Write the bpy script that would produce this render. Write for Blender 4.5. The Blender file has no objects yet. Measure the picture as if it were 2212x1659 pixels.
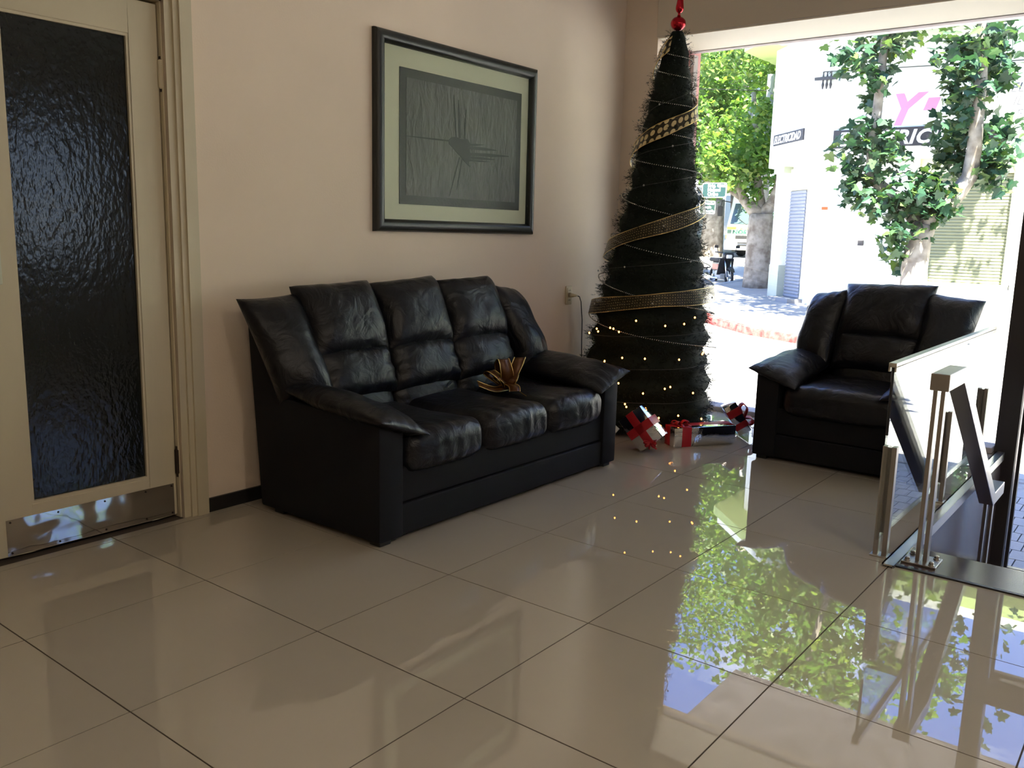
import bpy, bmesh, math, random
from mathutils import Vector, Matrix, Euler, noise
random.seed(7)
D = bpy.data
SC = bpy.context.scene
COL = SC.collection
V = Vector

# ------------------------------------------------------------------ camera
CAM_F, CAM_W, CAM_H = 1879.49, 2212.0, 1659.0
cam_d = D.cameras.new('camera')
cam = D.objects.new('camera', cam_d); COL.objects.link(cam)
cam_d.sensor_width = 36.0; cam_d.lens = CAM_F / CAM_W * 36.0; cam_d.clip_start = 0.05; cam_d.clip_end = 500
CAM_R = (Matrix.Rotation(-0.909125, 3, 'Z') @ Matrix.Rotation(1.398263, 3, 'X') @ Matrix.Rotation(0.024902, 3, 'Z'))
CAM_C = V((-1.01873, -1.99548, 1.22303))
cam.matrix_world = Matrix.Translation(CAM_C) @ CAM_R.to_4x4()
SC.camera = cam

# ------------------------------------------------------------------ world sky, sun, exposure
SUN_DIR = V((-0.40, -0.27, 0.88)).normalized()      # towards the sun: high, behind the lobby
w = D.worlds.new('world'); SC.world = w; w.use_nodes = True
nt = w.node_tree; nt.nodes.clear(); N = nt.nodes.new; L = nt.links.new
out = N('ShaderNodeOutputWorld'); bg = N('ShaderNodeBackground'); L(bg.outputs[0], out.inputs[0])
tc = N('ShaderNodeTexCoord'); sep = N('ShaderNodeSeparateXYZ'); L(tc.outputs['Generated'], sep.inputs[0])
rmp = N('ShaderNodeValToRGB'); L(sep.outputs['Z'], rmp.inputs[0])
rmp.color_ramp.elements[0].position = 0.0; rmp.color_ramp.elements[0].color = (0.60, 0.72, 0.92, 1)
rmp.color_ramp.elements[1].position = 1.0; rmp.color_ramp.elements[1].color = (0.10, 0.22, 0.66, 1)
e = rmp.color_ramp.elements.new(0.25); e.color = (0.27, 0.43, 0.92, 1)
e = rmp.color_ramp.elements.new(0.55); e.color = (0.15, 0.29, 0.82, 1)
mp = N('ShaderNodeMapping'); mp.inputs['Scale'].default_value = (1.6, 1.6, 4.0); mp.inputs['Location'].default_value = (1.9, 3.3, 0.7)
L(tc.outputs['Generated'], mp.inputs[0])
ns = N('ShaderNodeTexNoise'); ns.inputs['Scale'].default_value = 2.2; ns.inputs['Detail'].default_value = 8; ns.inputs['Roughness'].default_value = 0.58
L(mp.outputs[0], ns.inputs['Vector'])
cr = N('ShaderNodeValToRGB'); L(ns.outputs[0], cr.inputs[0])
cr.color_ramp.elements[0].position = 0.57; cr.color_ramp.elements[0].color = (0, 0, 0, 1)
cr.color_ramp.elements[1].position = 0.72; cr.color_ramp.elements[1].color = (1, 1, 1, 1)
mx = N('ShaderNodeMixRGB'); L(cr.outputs[0], mx.inputs[0]); L(rmp.outputs[0], mx.inputs[1]); mx.inputs[2].default_value = (1.5, 1.5, 1.55, 1)
L(mx.outputs[0], bg.inputs[0]); bg.inputs[1].default_value = 3.6
sun_d = D.lights.new('sun', 'SUN'); sun_d.energy = 46.0; sun_d.angle = math.radians(0.6); sun_d.color = (1.0, 0.93, 0.80)
sun = D.objects.new('sun', sun_d); COL.objects.link(sun)
sun.rotation_euler = (-SUN_DIR).to_track_quat('-Z', 'Y').to_euler()
SC.view_settings.view_transform = 'Standard'; SC.view_settings.look = 'None'
SC.view_settings.gamma = 1.0; SC.view_settings.use_curve_mapping = False
SC.view_settings.exposure = 0.52
SC.cycles.use_denoising = True
SC.cycles.max_bounces = 10; SC.cycles.diffuse_bounces = 6; SC.cycles.glossy_bounces = 5
SC.cycles.transmission_bounces = 8; SC.cycles.transparent_max_bounces = 24
SC.cycles.sample_clamp_indirect = 8.0; SC.cycles.caustics_reflective = False; SC.cycles.caustics_refractive = False

# ------------------------------------------------------------------ material helpers
MATS = {}
def nodes_of(m):
    return m.node_tree, m.node_tree.nodes, m.node_tree.links
def mat(name, col, rough=0.5, metal=0.0, spec=0.5, bump=0.0, bscale=30.0, vary=0.0, vscale=4.0, detail=4.0,
        stretch=(1, 1, 1), emit=None, estr=0.0, coat=0.0, bdist=0.01, distortion=0.0, col2=None):
    m = D.materials.new(name); m.use_nodes = True; MATS[name] = m
    t, n, l = nodes_of(m); b = n['Principled BSDF']
    b.inputs['Base Color'].default_value = (*col, 1); b.inputs['Roughness'].default_value = rough
    b.inputs['Metallic'].default_value = metal; b.inputs['Specular IOR Level'].default_value = spec
    b.inputs['Coat Weight'].default_value = coat
    if emit: b.inputs['Emission Color'].default_value = (*emit, 1); b.inputs['Emission Strength'].default_value = estr
    if bump or vary or col2:
        c = n.new('ShaderNodeTexCoord'); mpn = n.new('ShaderNodeMapping'); mpn.inputs['Scale'].default_value = stretch
        l.new(c.outputs['Object'], mpn.inputs[0])
    if bump:
        x = n.new('ShaderNodeTexNoise'); x.inputs['Scale'].default_value = bscale; x.inputs['Detail'].default_value = detail
        x.inputs['Distortion'].default_value = distortion
        l.new(mpn.outputs[0], x.inputs['Vector'])
        bn = n.new('ShaderNodeBump'); bn.inputs['Strength'].default_value = bump; bn.inputs['Distance'].default_value = bdist
        l.new(x.outputs[0], bn.inputs['Height']); l.new(bn.outputs[0], b.inputs['Normal'])
    if vary or col2:
        x = n.new('ShaderNodeTexNoise'); x.inputs['Scale'].default_value = vscale; x.inputs['Detail'].default_value = 6
        l.new(mpn.outputs[0], x.inputs['Vector'])
        r = n.new('ShaderNodeValToRGB'); l.new(x.outputs[0], r.inputs[0])
        a = tuple(max(0, k * (1 - vary)) for k in col); z = col2 or tuple(min(1, k * (1 + vary)) for k in col)
        r.color_ramp.elements[0].position = 0.35; r.color_ramp.elements[0].color = (*a, 1)
        r.color_ramp.elements[1].position = 0.65; r.color_ramp.elements[1].color = (*z, 1)
        l.new(r.outputs[0], b.inputs['Base Color'])
    return m
def glass_mat(name, tint=(0.96, 0.98, 0.97), ior=1.5, rough=0.0):
    """thin sheet of glass: clear, with the Fresnel mirror of both its faces"""
    m = D.materials.new(name); m.use_nodes = True; t, n, l = nodes_of(m); n.clear()
    o = n.new('ShaderNodeOutputMaterial'); mixn = n.new('ShaderNodeMixShader'); tr = n.new('ShaderNodeBsdfTransparent')
    g = n.new('ShaderNodeBsdfGlossy'); f = n.new('ShaderNodeFresnel'); f.inputs[0].default_value = ior
    gm = n.new('ShaderNodeNewGeometry'); mr = n.new('ShaderNodeMapRange'); mr.inputs[3].default_value = ior; mr.inputs[4].default_value = 1 / ior
    l.new(gm.outputs['Backfacing'], mr.inputs[0]); l.new(mr.outputs[0], f.inputs[0])      # the same sheet seen from either side
    tr.inputs[0].default_value = (*tint, 1); g.inputs['Roughness'].default_value = rough
    l.new(f.outputs[0], mixn.inputs[0]); l.new(tr.outputs[0], mixn.inputs[1]); l.new(g.outputs[0], mixn.inputs[2]); l.new(mixn.outputs[0], o.inputs[0])
    return m
def leaf_mat(name, c1, c2, c3, trans=0.45):
    m = D.materials.new(name); m.use_nodes = True; t, n, l = nodes_of(m); n.clear()
    o = n.new('ShaderNodeOutputMaterial'); mixn = n.new('ShaderNodeMixShader'); mixn.inputs[0].default_value = trans
    d = n.new('ShaderNodeBsdfPrincipled'); tl = n.new('ShaderNodeBsdfTranslucent'); d.inputs['Roughness'].default_value = 0.45
    gm = n.new('ShaderNodeNewGeometry'); oi = n.new('ShaderNodeObjectInfo'); ad = n.new('ShaderNodeMath'); ad.operation = 'ADD'
    fr = n.new('ShaderNodeMath'); fr.operation = 'FRACT'
    l.new(gm.outputs['Random Per Island'], ad.inputs[0]); l.new(oi.outputs['Random'], ad.inputs[1]); l.new(ad.outputs[0], fr.inputs[0])
    r = n.new('ShaderNodeValToRGB'); l.new(fr.outputs[0], r.inputs[0])
    r.color_ramp.elements[0].color = (*c1, 1); r.color_ramp.elements[1].color = (*c3, 1)
    q = r.color_ramp.elements.new(0.6); q.color = (*c2, 1)
    l.new(r.outputs[0], d.inputs['Base Color'])
    y = n.new('ShaderNodeMixRGB'); y.blend_type = 'MULTIPLY'; y.inputs[0].default_value = 1; y.inputs[2].default_value = (1.2, 1.35, 0.6, 1)
    l.new(r.outputs[0], y.inputs[1]); l.new(y.outputs[0], tl.inputs[0])
    l.new(d.outputs[0], mixn.inputs[1]); l.new(tl.outputs[0], mixn.inputs[2]); l.new(mixn.outputs[0], o.inputs[0])
    return m

# ------------------------------------------------------------------ mesh helpers
class MB:
    def __init__(s): s.v = []; s.f = []; s.uv = None
    def add(s, vs, fs):
        k = len(s.v); s.v += [V(p) for p in vs]; s.f += [tuple(i + k for i in q) for q in fs]; return s
    def box(s, a, b, rot=None):
        a = V(a); b = V(b); c = (a + b) / 2; h = (b - a) / 2
        vs = []
        for x in (-1, 1):
            for y in (-1, 1):
                for z in (-1, 1):
                    p = V((x * h.x, y * h.y, z * h.z))
                    vs.append(c + (rot @ p if rot else p))
        return s.add(vs, [(0, 1, 3, 2), (4, 6, 7, 5), (0, 4, 5, 1), (2, 3, 7, 6), (0, 2, 6, 4), (1, 5, 7, 3)])
    def rbox(s, a, b, r, seg=3, n=2, rot=None, fn=None):
        """box with rounded edges; n cells across each flat face, fn(p) bends a point"""
        a = V(a); b = V(b); c = (a + b) / 2; h = (b - a) / 2
        def ax(hh):
            rr = min(r, hh * 0.999); inner = hh - rr
            l = []
            for i in range(seg): l.append((-inner, -1 + i / seg))
            for i in range(n + 1): l.append((-inner + 2 * inner * i / n, 0.0))
            for i in range(1, seg + 1): l.append((inner, i / seg))
            return l, inner
        X, ix = ax(h.x); Y, iy = ax(h.y); Z, iz = ax(h.z)
        m = [len(X), len(Y), len(Z)]; idx = {}; vs = []; fs = []
        rad = (min(r, h.x), min(r, h.y), min(r, h.z))
        def vert(i, j, k):
            if (i, j, k) in idx: return idx[(i, j, k)]
            d = V((math.tan(X[i][1] * math.pi / 4), math.tan(Y[j][1] * math.pi / 4), math.tan(Z[k][1] * math.pi / 4)))
            # outermost layer lies on a unit cube's surface
            if d.length > 0: d.normalize()
            p = V((X[i][0] + d.x * rad[0], Y[j][0] + d.y * rad[1], Z[k][0] + d.z * rad[2]))
            if fn: p = fn(p)
            idx[(i, j, k)] = len(vs); vs.append(c + (rot @ p if rot else p)); return idx[(i, j, k)]
        for i in range(m[0] - 1):
            for j in range(m[1] - 1):
                fs.append((vert(i, j, 0), vert(i, j + 1, 0), vert(i + 1, j + 1, 0), vert(i + 1, j, 0)))
                t = m[2] - 1; fs.append((vert(i, j, t), vert(i + 1, j, t), vert(i + 1, j + 1, t), vert(i, j + 1, t)))
        for i in range(m[0] - 1):
            for k in range(m[2] - 1):
                fs.append((vert(i, 0, k), vert(i + 1, 0, k), vert(i + 1, 0, k + 1), vert(i, 0, k + 1)))
                t = m[1] - 1; fs.append((vert(i, t, k), vert(i, t, k + 1), vert(i + 1, t, k + 1), vert(i + 1, t, k)))
        for j in range(m[1] - 1):
            for k in range(m[2] - 1):
                fs.append((vert(0, j, k), vert(0, j, k + 1), vert(0, j + 1, k + 1), vert(0, j + 1, k)))
                t = m[0] - 1; fs.append((vert(t, j, k), vert(t, j + 1, k), vert(t, j + 1, k + 1), vert(t, j, k + 1)))
        return s.add(vs, fs)
    def tube(s, pts, r, n=8, cap=True):
        pts = [V(p) for p in pts]; rs = r if isinstance(r, (list, tuple)) else [r] * len(pts)
        vs = []; fs = []; up = V((0.13, 0.21, 0.97)); prev = None
        for i, p in enumerate(pts):
            d = (pts[min(i + 1, len(pts) - 1)] - pts[max(i - 1, 0)]).normalized()
            if prev is None:
                a = d.cross(up)
                if a.length < 1e-3: a = d.cross(V((1, 0, 0)))
                a.normalize()
            else:
                a = prev - d * prev.dot(d)
                a = a.normalized() if a.length > 1e-6 else d.orthogonal().normalized()
            prev = a; b = d.cross(a)
            for k in range(n):
                t = 2 * math.pi * k / n; vs.append(p + (a * math.cos(t) + b * math.sin(t)) * rs[i])
        for i in range(len(pts) - 1):
            for k in range(n):
                fs.append((i * n + k, i * n + (k + 1) % n, (i + 1) * n + (k + 1) % n, (i + 1) * n + k))
        if cap: fs.append(tuple(range(n - 1, -1, -1))); fs.append(tuple((len(pts) - 1) * n + k for k in range(n)))
        return s.add(vs, fs)
    def lathe(s, prof, c=(0, 0, 0), n=20, mtx=None, rfn=None):
        vs = []; fs = []; c = V(c)
        for (r, z) in prof:
            for k in range(n):
                t = 2 * math.pi * k / n; rr = r * (rfn(t, z) if rfn else 1)
                p = V((rr * math.cos(t), rr * math.sin(t), z)); vs.append(c + (mtx @ p if mtx else p))
        for i in range(len(prof) - 1):
            for k in range(n): fs.append((i * n + k, i * n + (k + 1) % n, (i + 1) * n + (k + 1) % n, (i + 1) * n + k))
        fs.append(tuple(range(n - 1, -1, -1))); fs.append(tuple((len(prof) - 1) * n + k for k in range(n)))
        return s.add(vs, fs)
    def grid(s, fn, nu, nv):
        vs = [fn(i / nu, j / nv) for j in range(nv + 1) for i in range(nu + 1)]
        fs = [(j * (nu + 1) + i, j * (nu + 1) + i + 1, (j + 1) * (nu + 1) + i + 1, (j + 1) * (nu + 1) + i) for j in range(nv) for i in range(nu)]
        return s.add(vs, fs)
    def prism(s, poly, off):
        """flat polygon pushed along off"""
        n = len(poly); off = V(off); vs = [V(p) for p in poly] + [V(p) + off for p in poly]
        return s.add(vs, [tuple(range(n - 1, -1, -1)), tuple(range(n, 2 * n))] + [(i, (i + 1) % n, n + (i + 1) % n, n + i) for i in range(n)])
    def pillow(s, c, hf, hb, nu=22, nv=16, p=2.4, q=0.5, pinch=0.03, pucker=0.12, k=9, seed=0):
        c = [V(x) for x in c]; nrm = (c[1] - c[0]).cross(c[3] - c[0]).normalized(); mid = (c[0] + c[1] + c[2] + c[3]) / 4
        rnd = random.Random(seed); ph = rnd.uniform(0, 6)
        def base(a, b): return c[0] * (1 - a) * (1 - b) + c[1] * a * (1 - b) + c[2] * a * b + c[3] * (1 - a) * b
        def f(side):
            def g(a, b):
                a = 0.5 - 0.5 * math.cos(math.pi * a) * (0.75 + 0.25 * abs(math.cos(math.pi * a)))
                b = 0.5 - 0.5 * math.cos(math.pi * b) * (0.75 + 0.25 * abs(math.cos(math.pi * b)))
                S = 2 * a - 1; T = 2 * b - 1
                pos = base(a, b)
                pos = pos + (mid - pos) * pinch * (abs(S) ** 2 * (1 - T * T) + abs(T) ** 2 * (1 - S * S)) * 2
                w_ = max(0, 1 - abs(S) ** (2 * p)) ** q * max(0, 1 - abs(T) ** (2 * p)) ** q
                if pucker:
                    e = abs(T) ** 3; e2 = abs(S) ** 3
                    w_ *= 1 - pucker * e * (0.5 + 0.5 * math.sin(k * 6.28 * a + ph + 2.5 * math.sin(3.1 * a + ph))) - pucker * e2 * (0.5 + 0.5 * math.sin(k * 4.4 * b + ph * 2 + 2 * math.sin(4 * b)))
                    w_ *= 1 + 0.10 * noise.noise(pos * 7 + V((seed, 0, 0)))
                return pos + nrm * (hf if side > 0 else -hb) * w_
            return g
        s.grid(f(1), nu, nv); k0 = len(s.f); s.grid(f(-1), nu, nv)
        s.f[k0:] = [tuple(reversed(x)) for x in s.f[k0:]]
        return s
WOFF = {}
def obj(name, mb, material, parent=None, smooth=False, local=False, weld=False, bevel=0.0, bseg=2, angle=None):
    me = D.meshes.new(name)
    off = WOFF.get(parent.name, V((0, 0, 0))) if parent and not local else V((0, 0, 0))
    me.from_pydata([tuple(p - off) for p in mb.v], [], mb.f)
    if weld or bevel:
        bm = bmesh.new(); bm.from_mesh(me)
        bmesh.ops.remove_doubles(bm, verts=bm.verts, dist=1e-5)
        if bevel: bmesh.ops.bevel(bm, geom=list(bm.edges), offset=bevel, segments=bseg, affect='EDGES', profile=0.5)
        bmesh.ops.recalc_face_normals(bm, faces=bm.faces)
        bm.to_mesh(me); bm.free()
    if smooth:
        me.shade_smooth()
        if angle: me.set_sharp_from_angle(angle=math.radians(angle))
    me.materials.append(material)
    o = D.objects.new(name, me); COL.objects.link(o)
    if parent: o.parent = parent; WOFF[o.name] = WOFF.get(parent.name, V((0, 0, 0)))
    return o
def tag(o, label=None, cat=None, group=None, kind=None):
    if label: o['label'] = label
    if cat: o['category'] = cat
    if group: o['group'] = group
    if kind: o['kind'] = kind
    return o
def thing(name, label, cat, loc=(0, 0, 0), rotz=0.0, group=None):
    o = D.objects.new(name, None); COL.objects.link(o); o.empty_display_size = 0.1
    o.location = loc; o.rotation_euler = (0, 0, rotz); WOFF[o.name] = V(loc)
    return tag(o, label, cat, group)
def struct(name, mb, material, label, parent=None, **k):
    o = obj(name, mb, material, parent, **k)
    if not parent: tag(o, label, None, None, 'structure')
    return o
def part_copy(src, parent, loc=None, rot=None, name=None):
    o = src.copy(); COL.objects.link(o); o.parent = parent
    if name: o.name = name
    if loc is not None: o.location = loc
    if rot is not None: o.rotation_euler = rot
    return o
def text_mesh(body, size, shear=0.0, offset=0.0, extrude=0.004, space=1.0, align='LEFT', sx=1.0):
    cu = D.curves.new('lettering', 'FONT'); cu.body = body; cu.size = size; cu.shear = shear; cu.offset = offset
    cu.extrude = extrude; cu.space_character = space; cu.align_x = align; cu.resolution_u = 3; cu.align_y = 'BOTTOM_BASELINE'
    o = D.objects.new('lettering', cu); COL.objects.link(o); bpy.context.view_layer.update()
    me = D.meshes.new_from_object(o.evaluated_get(bpy.context.evaluated_depsgraph_get()))
    D.objects.remove(o)
    mb = MB(); mb.v = [V((p.co.x * sx, p.co.y, p.co.z)) for p in me.vertices]; mb.f = [tuple(p.vertices) for p in me.polygons]
    D.meshes.remove(me); return mb
def lettering(name, body, size, origin, xdir, ydir, material, parent, **k):
    mb = text_mesh(body, size, **k); x = V(xdir).normalized(); y = V(ydir).normalized(); z = x.cross(y); o = V(origin)
    mb.v = [o + x * p.x + y * p.y + z * p.z for p in mb.v]
    return obj(name, mb, material, parent)
def at(px, py, r):
    """point at distance r along the line of sight through a photograph pixel (measuring aid)"""
    d = CAM_R @ V(((px - CAM_W / 2) / CAM_F, -(py - CAM_H / 2) / CAM_F, -1)); return CAM_C + d.normalized() * r
def atplane(px, py, axis, val):
    d = CAM_R @ V(((px - CAM_W / 2) / CAM_F, -(py - CAM_H / 2) / CAM_F, -1)); return CAM_C + d * ((val - CAM_C[axis]) / d[axis])

# ------------------------------------------------------------------ materials
M_wall = mat('wall_paint', (0.80, 0.675, 0.555), 0.75, bump=0.08, bscale=120, vary=0.03, vscale=1.5)
M_ceil = mat('ceiling_paint', (0.80, 0.78, 0.74), 0.8)
M_beam = mat('beam_paint', (0.66, 0.58, 0.47), 0.7, bump=0.05, bscale=90)
M_soffit = mat('soffit_paint', (0.95, 0.88, 0.74), 0.7)
M_pink = mat('pink_paint', (0.62, 0.30, 0.30), 0.7)
M_concrete = mat('grey_concrete', (0.50, 0.46, 0.45), 0.9, bump=0.4, bscale=14, vary=0.18, vscale=5)
M_tile = mat('porcelain_tile', (0.465, 0.42, 0.352), 0.010, spec=1.0, vary=0.02, vscale=2)
M_grout = mat('brown_grout', (0.07, 0.052, 0.04), 0.8)
M_black = mat('black_plinth', (0.012, 0.011, 0.011), 0.45)
M_door = mat('cream_enamel', (0.58, 0.52, 0.385), 0.5, bump=0.10, bscale=25, stretch=(1, 1, 0.15), vary=0.04, vscale=2)
M_brown = mat('brown_iron', (0.035, 0.022, 0.016), 0.5, metal=0.5)
M_granite = mat('dark_granite', (0.075, 0.047, 0.040), 0.22, vary=0.12, vscale=25)
M_alu = mat('brushed_aluminium', (0.62, 0.60, 0.58), 0.32, metal=1.0)
M_steel = mat('stainless_steel', (0.40, 0.375, 0.35), 0.36, metal=1.0, bump=0.03, bscale=200, stretch=(1, 1, 0.05))
M_frame = mat('dark_bronze_frame', (0.045, 0.040, 0.040), 0.4, metal=0.2)
M_glass = glass_mat('clear_glass')
M_glass_m = glass_mat('non_glare_glass', (0.95, 0.97, 0.95), 1.18, 0.34)
M_glass_t = glass_mat('railing_glass', (0.93, 0.96, 0.95), 1.52)
M_pave = mat('grey_paver', (0.30, 0.30, 0.32), 0.85, bump=0.3, bscale=40)
M_street = mat('worn_asphalt', (0.33, 0.32, 0.305), 0.95, bump=0.4, bscale=12, vary=0.10, vscale=0.8)
M_walk = mat('pale_sidewalk', (0.27, 0.26, 0.25), 0.95, bump=0.3, bscale=9, vary=0.10, vscale=1.2)
M_kerb = mat('grey_kerb_stone', (0.27, 0.265, 0.26), 0.95, bump=0.8, bscale=22, vary=0.25, vscale=9)
M_redkerb = mat('worn_red_paint', (0.24, 0.016, 0.013), 0.8, bump=0.5, bscale=18, vscale=9, col2=(0.26, 0.085, 0.07), vary=0.05)

M_wood = mat('dark_wall_panelling', (0.42, 0.35, 0.27), 0.6, bump=0.1, bscale=20, stretch=(1, 1, 0.1), vary=0.2, vscale=3)
# ------------------------------------------------------------------ room shell
WY = 1.25           # painted wall
WX = 4.78           # glazing
fl = MB().box((-3.6, -4.8, -0.14), (2.4, 1.45, -0.0016)).box((2.4, -1.2, -0.14), (4.8, 1.45, -0.0016))
floor = struct('floor', fl, M_grout, 'polished cream porcelain tile floor with thin dark joints')
tile_me = {}
def tile(x0, y0, x1, y1):
    key = (round(x1 - x0, 3), round(y1 - y0, 3)); g = 0.0022
    if key not in tile_me:
        mb = MB().box((g, g, -0.006), (key[0] - g, key[1] - g, 0))
        tile_me[key] = obj('tile', mb, M_tile, floor); o = tile_me[key]
    else:
        o = part_copy(tile_me[key], floor)
    o.location = (x0, y0, random.uniform(-0.00015, 0)); o.rotation_euler = (random.gauss(0, 0.0003), random.gauss(0, 0.0003), 0)
for i in range(-6, 8):
    for j in range(-8, 3):
        x0, y0 = i * 0.6, j * 0.6
        if x0 >= 2.39 and y0 < -1.21: continue
        tile(x0, y0, x0 + 0.6, min(y0 + 0.6, WY))
# left wall with the door opening
DX0, DX1, DZ = 0.185, 0.918, 2.066
wl = MB().box((DX1, WY, -0.14), (4.32, WY + 0.2, 2.95)).box((-3.6, WY, -0.14), (DX0, WY + 0.2, 2.95)).box((DX0, WY, DZ), (DX1, WY + 0.2, 2.95)).box((DX0, WY + 0.13, -0.14), (DX1, WY + 0.2, DZ))
struct('wall_left', wl, M_wall, 'pinkish beige painted wall behind the sofa')
struct('wall_corner', MB().box((4.30, 1.0, -0.14), (4.84, 1.46, 2.95)), M_wall, 'short painted wall return beside the window behind the tree')
struct('trim_1', MB().box((4.70, 0.985, -0.75), (4.90, 1.47, 2.9)), M_pink, 'pink painted window reveal beside the tree')
struct('wall_back', MB().box((-3.8, -4.8, -0.14), (-3.6, 1.45, 2.95)), M_wood, 'dark panelled wall behind the viewer')
struct('wall_right', MB().box((-3.8, -5.0, -0.9), (2.85, -4.8, 2.95)).box((3.55, -5.0, -0.9), (4.9, -4.8, 2.95)).box((2.85, -5, -0.9), (3.55, -4.8, 0.85)).box((2.85, -5, 2.2), (3.55, -4.8, 2.95)), M_wood, 'dark panelled wall at the far right of the lobby')
struct('ceiling', MB().box((-3.8, -5.0, 2.95), (4.9, 1.45, 3.15)), M_ceil, 'white lobby ceiling')
struct('trim_2', MB().rbox((4.25, -4.8, 2.50), (4.70, 0.985, 2.95), 0.006, seg=1, n=1), M_beam, 'beige shutter box beam across the top of the window', weld=True)
struct('trim_3', MB().box((4.262, -4.8, 2.492), (4.74, 0.975, 2.502)), M_soffit, 'cream soffit board under the window beam')
struct('wall_front', MB().box((4.70, -5.0, 2.51), (4.90, 1.45, 4.0)).box((-3.8, -5, 3.15), (4.9, 1.45, 3.3)).box((4.78, -1.16, -0.95), (4.90, 1.45, 0.0)).box((4.78, -4.8, -0.95), (4.9, -2.52, 0.0)).box((4.74, -4.8, 0.0), (4.9, -3.4, 2.51)), M_wall, 'lobby front wall above and below the window')
struct('trim_4', MB().box((4.9, -5.2, 2.82), (6.40, 1.0, 2.98)), M_concrete, 'rough concrete canopy over the pavement outside the window')
bb = MB().box((1.022, WY - 0.013, 0), (4.30, WY, 0.060)).box((-3.6, WY - 0.013, 0), (0.08, WY, 0.06)).box((4.287, 1.0, 0), (4.3, WY - 0.013, 0.06))
struct('baseboard_left', bb, M_black, 'low black baseboard along the beige wall')
# unseen ceiling lamps added to brighten the lobby and even out its walls
M_fill = mat('fill_lamp_glow', (0.9, 0.85, 0.75), 0.4, emit=(1.0, 0.87, 0.70), estr=46.0)
M_lampring = mat('white_lamp_ring', (0.75, 0.74, 0.72), 0.4)
for x, y, lb in ((-1.7, -3.1, 'added round fill lamp on the ceiling nearest the back wall'), (0.5, -3.7, 'added round fill lamp on the ceiling nearest the steps')):
    t = thing('fill_lamp', lb, 'lamp', (x, y, 2.95), group='added fill lamps behind the viewer')
    obj('lamp_ring', MB().lathe([(0.215, 0.0), (0.225, -0.02), (0.215, -0.045), (0.20, -0.045)], (x, y, 2.95), 32), M_lampring, t, smooth=True, angle=40)
    obj('fill_lamp_shade', MB().lathe([(0.20, -0.04), (0.19, -0.075), (0.14, -0.105), (0.06, -0.12), (0.005, -0.122)], (x, y, 2.95), 32), M_fill, t, smooth=True)
# window: frame, pane, sill
win = tag(obj('window_1', MB().box((4.74, -1.16, 2.488), (4.80, 0.985, 2.506)).box((4.74, 0.955, 0.0), (4.80, 0.985, 2.47)), M_concrete), 'large clear shop window onto the street', None, None, 'structure')
obj('window_sill', MB().rbox((4.69, -1.16, 0.0), (4.86, 0.985, 0.035), 0.006, seg=2, n=1), M_concrete, win, weld=True)
obj('pane', MB().box((4.768, -1.16, 0.03), (4.774, 0.96, 2.48)), M_glass, win)
win2 = tag(obj('window_2', MB().box((4.74, -3.4, 2.45), (4.80, -2.52, 2.502)).box((4.74, -3.4, 0), (4.80, -2.52, 0.05)).box((4.74, -3.4, 0.05), (4.8, -3.35, 2.45)), M_frame), 'second shop window right of the street door', None, None, 'structure')
obj('pane', MB().box((4.768, -3.36, 0.04), (4.774, -2.52, 2.46)), M_glass, win2)
win3 = tag(obj('window_3', MB().box((2.85, -4.92, 0.85), (2.89, -4.86, 2.2)).box((3.51, -4.92, 0.85), (3.55, -4.86, 2.2)).box((2.89, -4.92, 0.85), (3.51, -4.86, 0.89)).box((2.89, -4.92, 2.16), (3.51, -4.86, 2.2)), M_frame), 'narrow window in the far right wall', None, None, 'structure')
obj('pane', MB().box((2.87, -4.893, 0.87), (3.53, -4.887, 2.18)), M_glass, win3)
# street door at the foot of the steps
dr = tag(obj('door_2', MB().box((4.74, -1.275, -0.78), (4.86, -1.165, 2.5)).box((4.74, -2.52, -0.78), (4.86, -2.41, 2.5)).box((4.74, -2.41, 1.46), (4.86, -1.275, 1.58)), M_frame), 'dark bronze frame of the street door beside the window', None, None, 'structure')
lf = obj('door_leaf', MB().box((4.79, -1.300, -0.74), (4.83, -1.282, 1.45)).box((4.79, -2.40, -0.74), (4.83, -2.34, 1.45)).box((4.79, -2.34, 1.38), (4.83, -1.30, 1.45)).box((4.79, -2.34, -0.74), (4.83, -1.30, -0.70)), M_frame, dr)
obj('pane', MB().box((4.805, -2.34, -0.70), (4.811, -1.30, 1.38)), M_glass, lf)
obj('door_handle', MB().tube([(4.79, -2.30, 0.1), (4.74, -2.30, 0.1), (4.74, -2.30, 0.5), (4.79, -2.30, 0.5)], 0.014), M_steel, lf, smooth=True)
obj('transom_pane', MB().box((4.805, -2.41, 1.58), (4.811, -1.275, 2.5)), M_glass, dr)
cl = obj('door_closer', MB().rbox((4.69, -1.62, 1.385), (4.76, -1.34, 1.455), 0.012), M_frame, dr, weld=True)
obj('closer_arm', MB().tube([(4.72, -1.48, 1.46), (4.66, -1.72, 1.475), (4.74, -1.95, 1.48)], 0.009), M_steel, cl)

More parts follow.
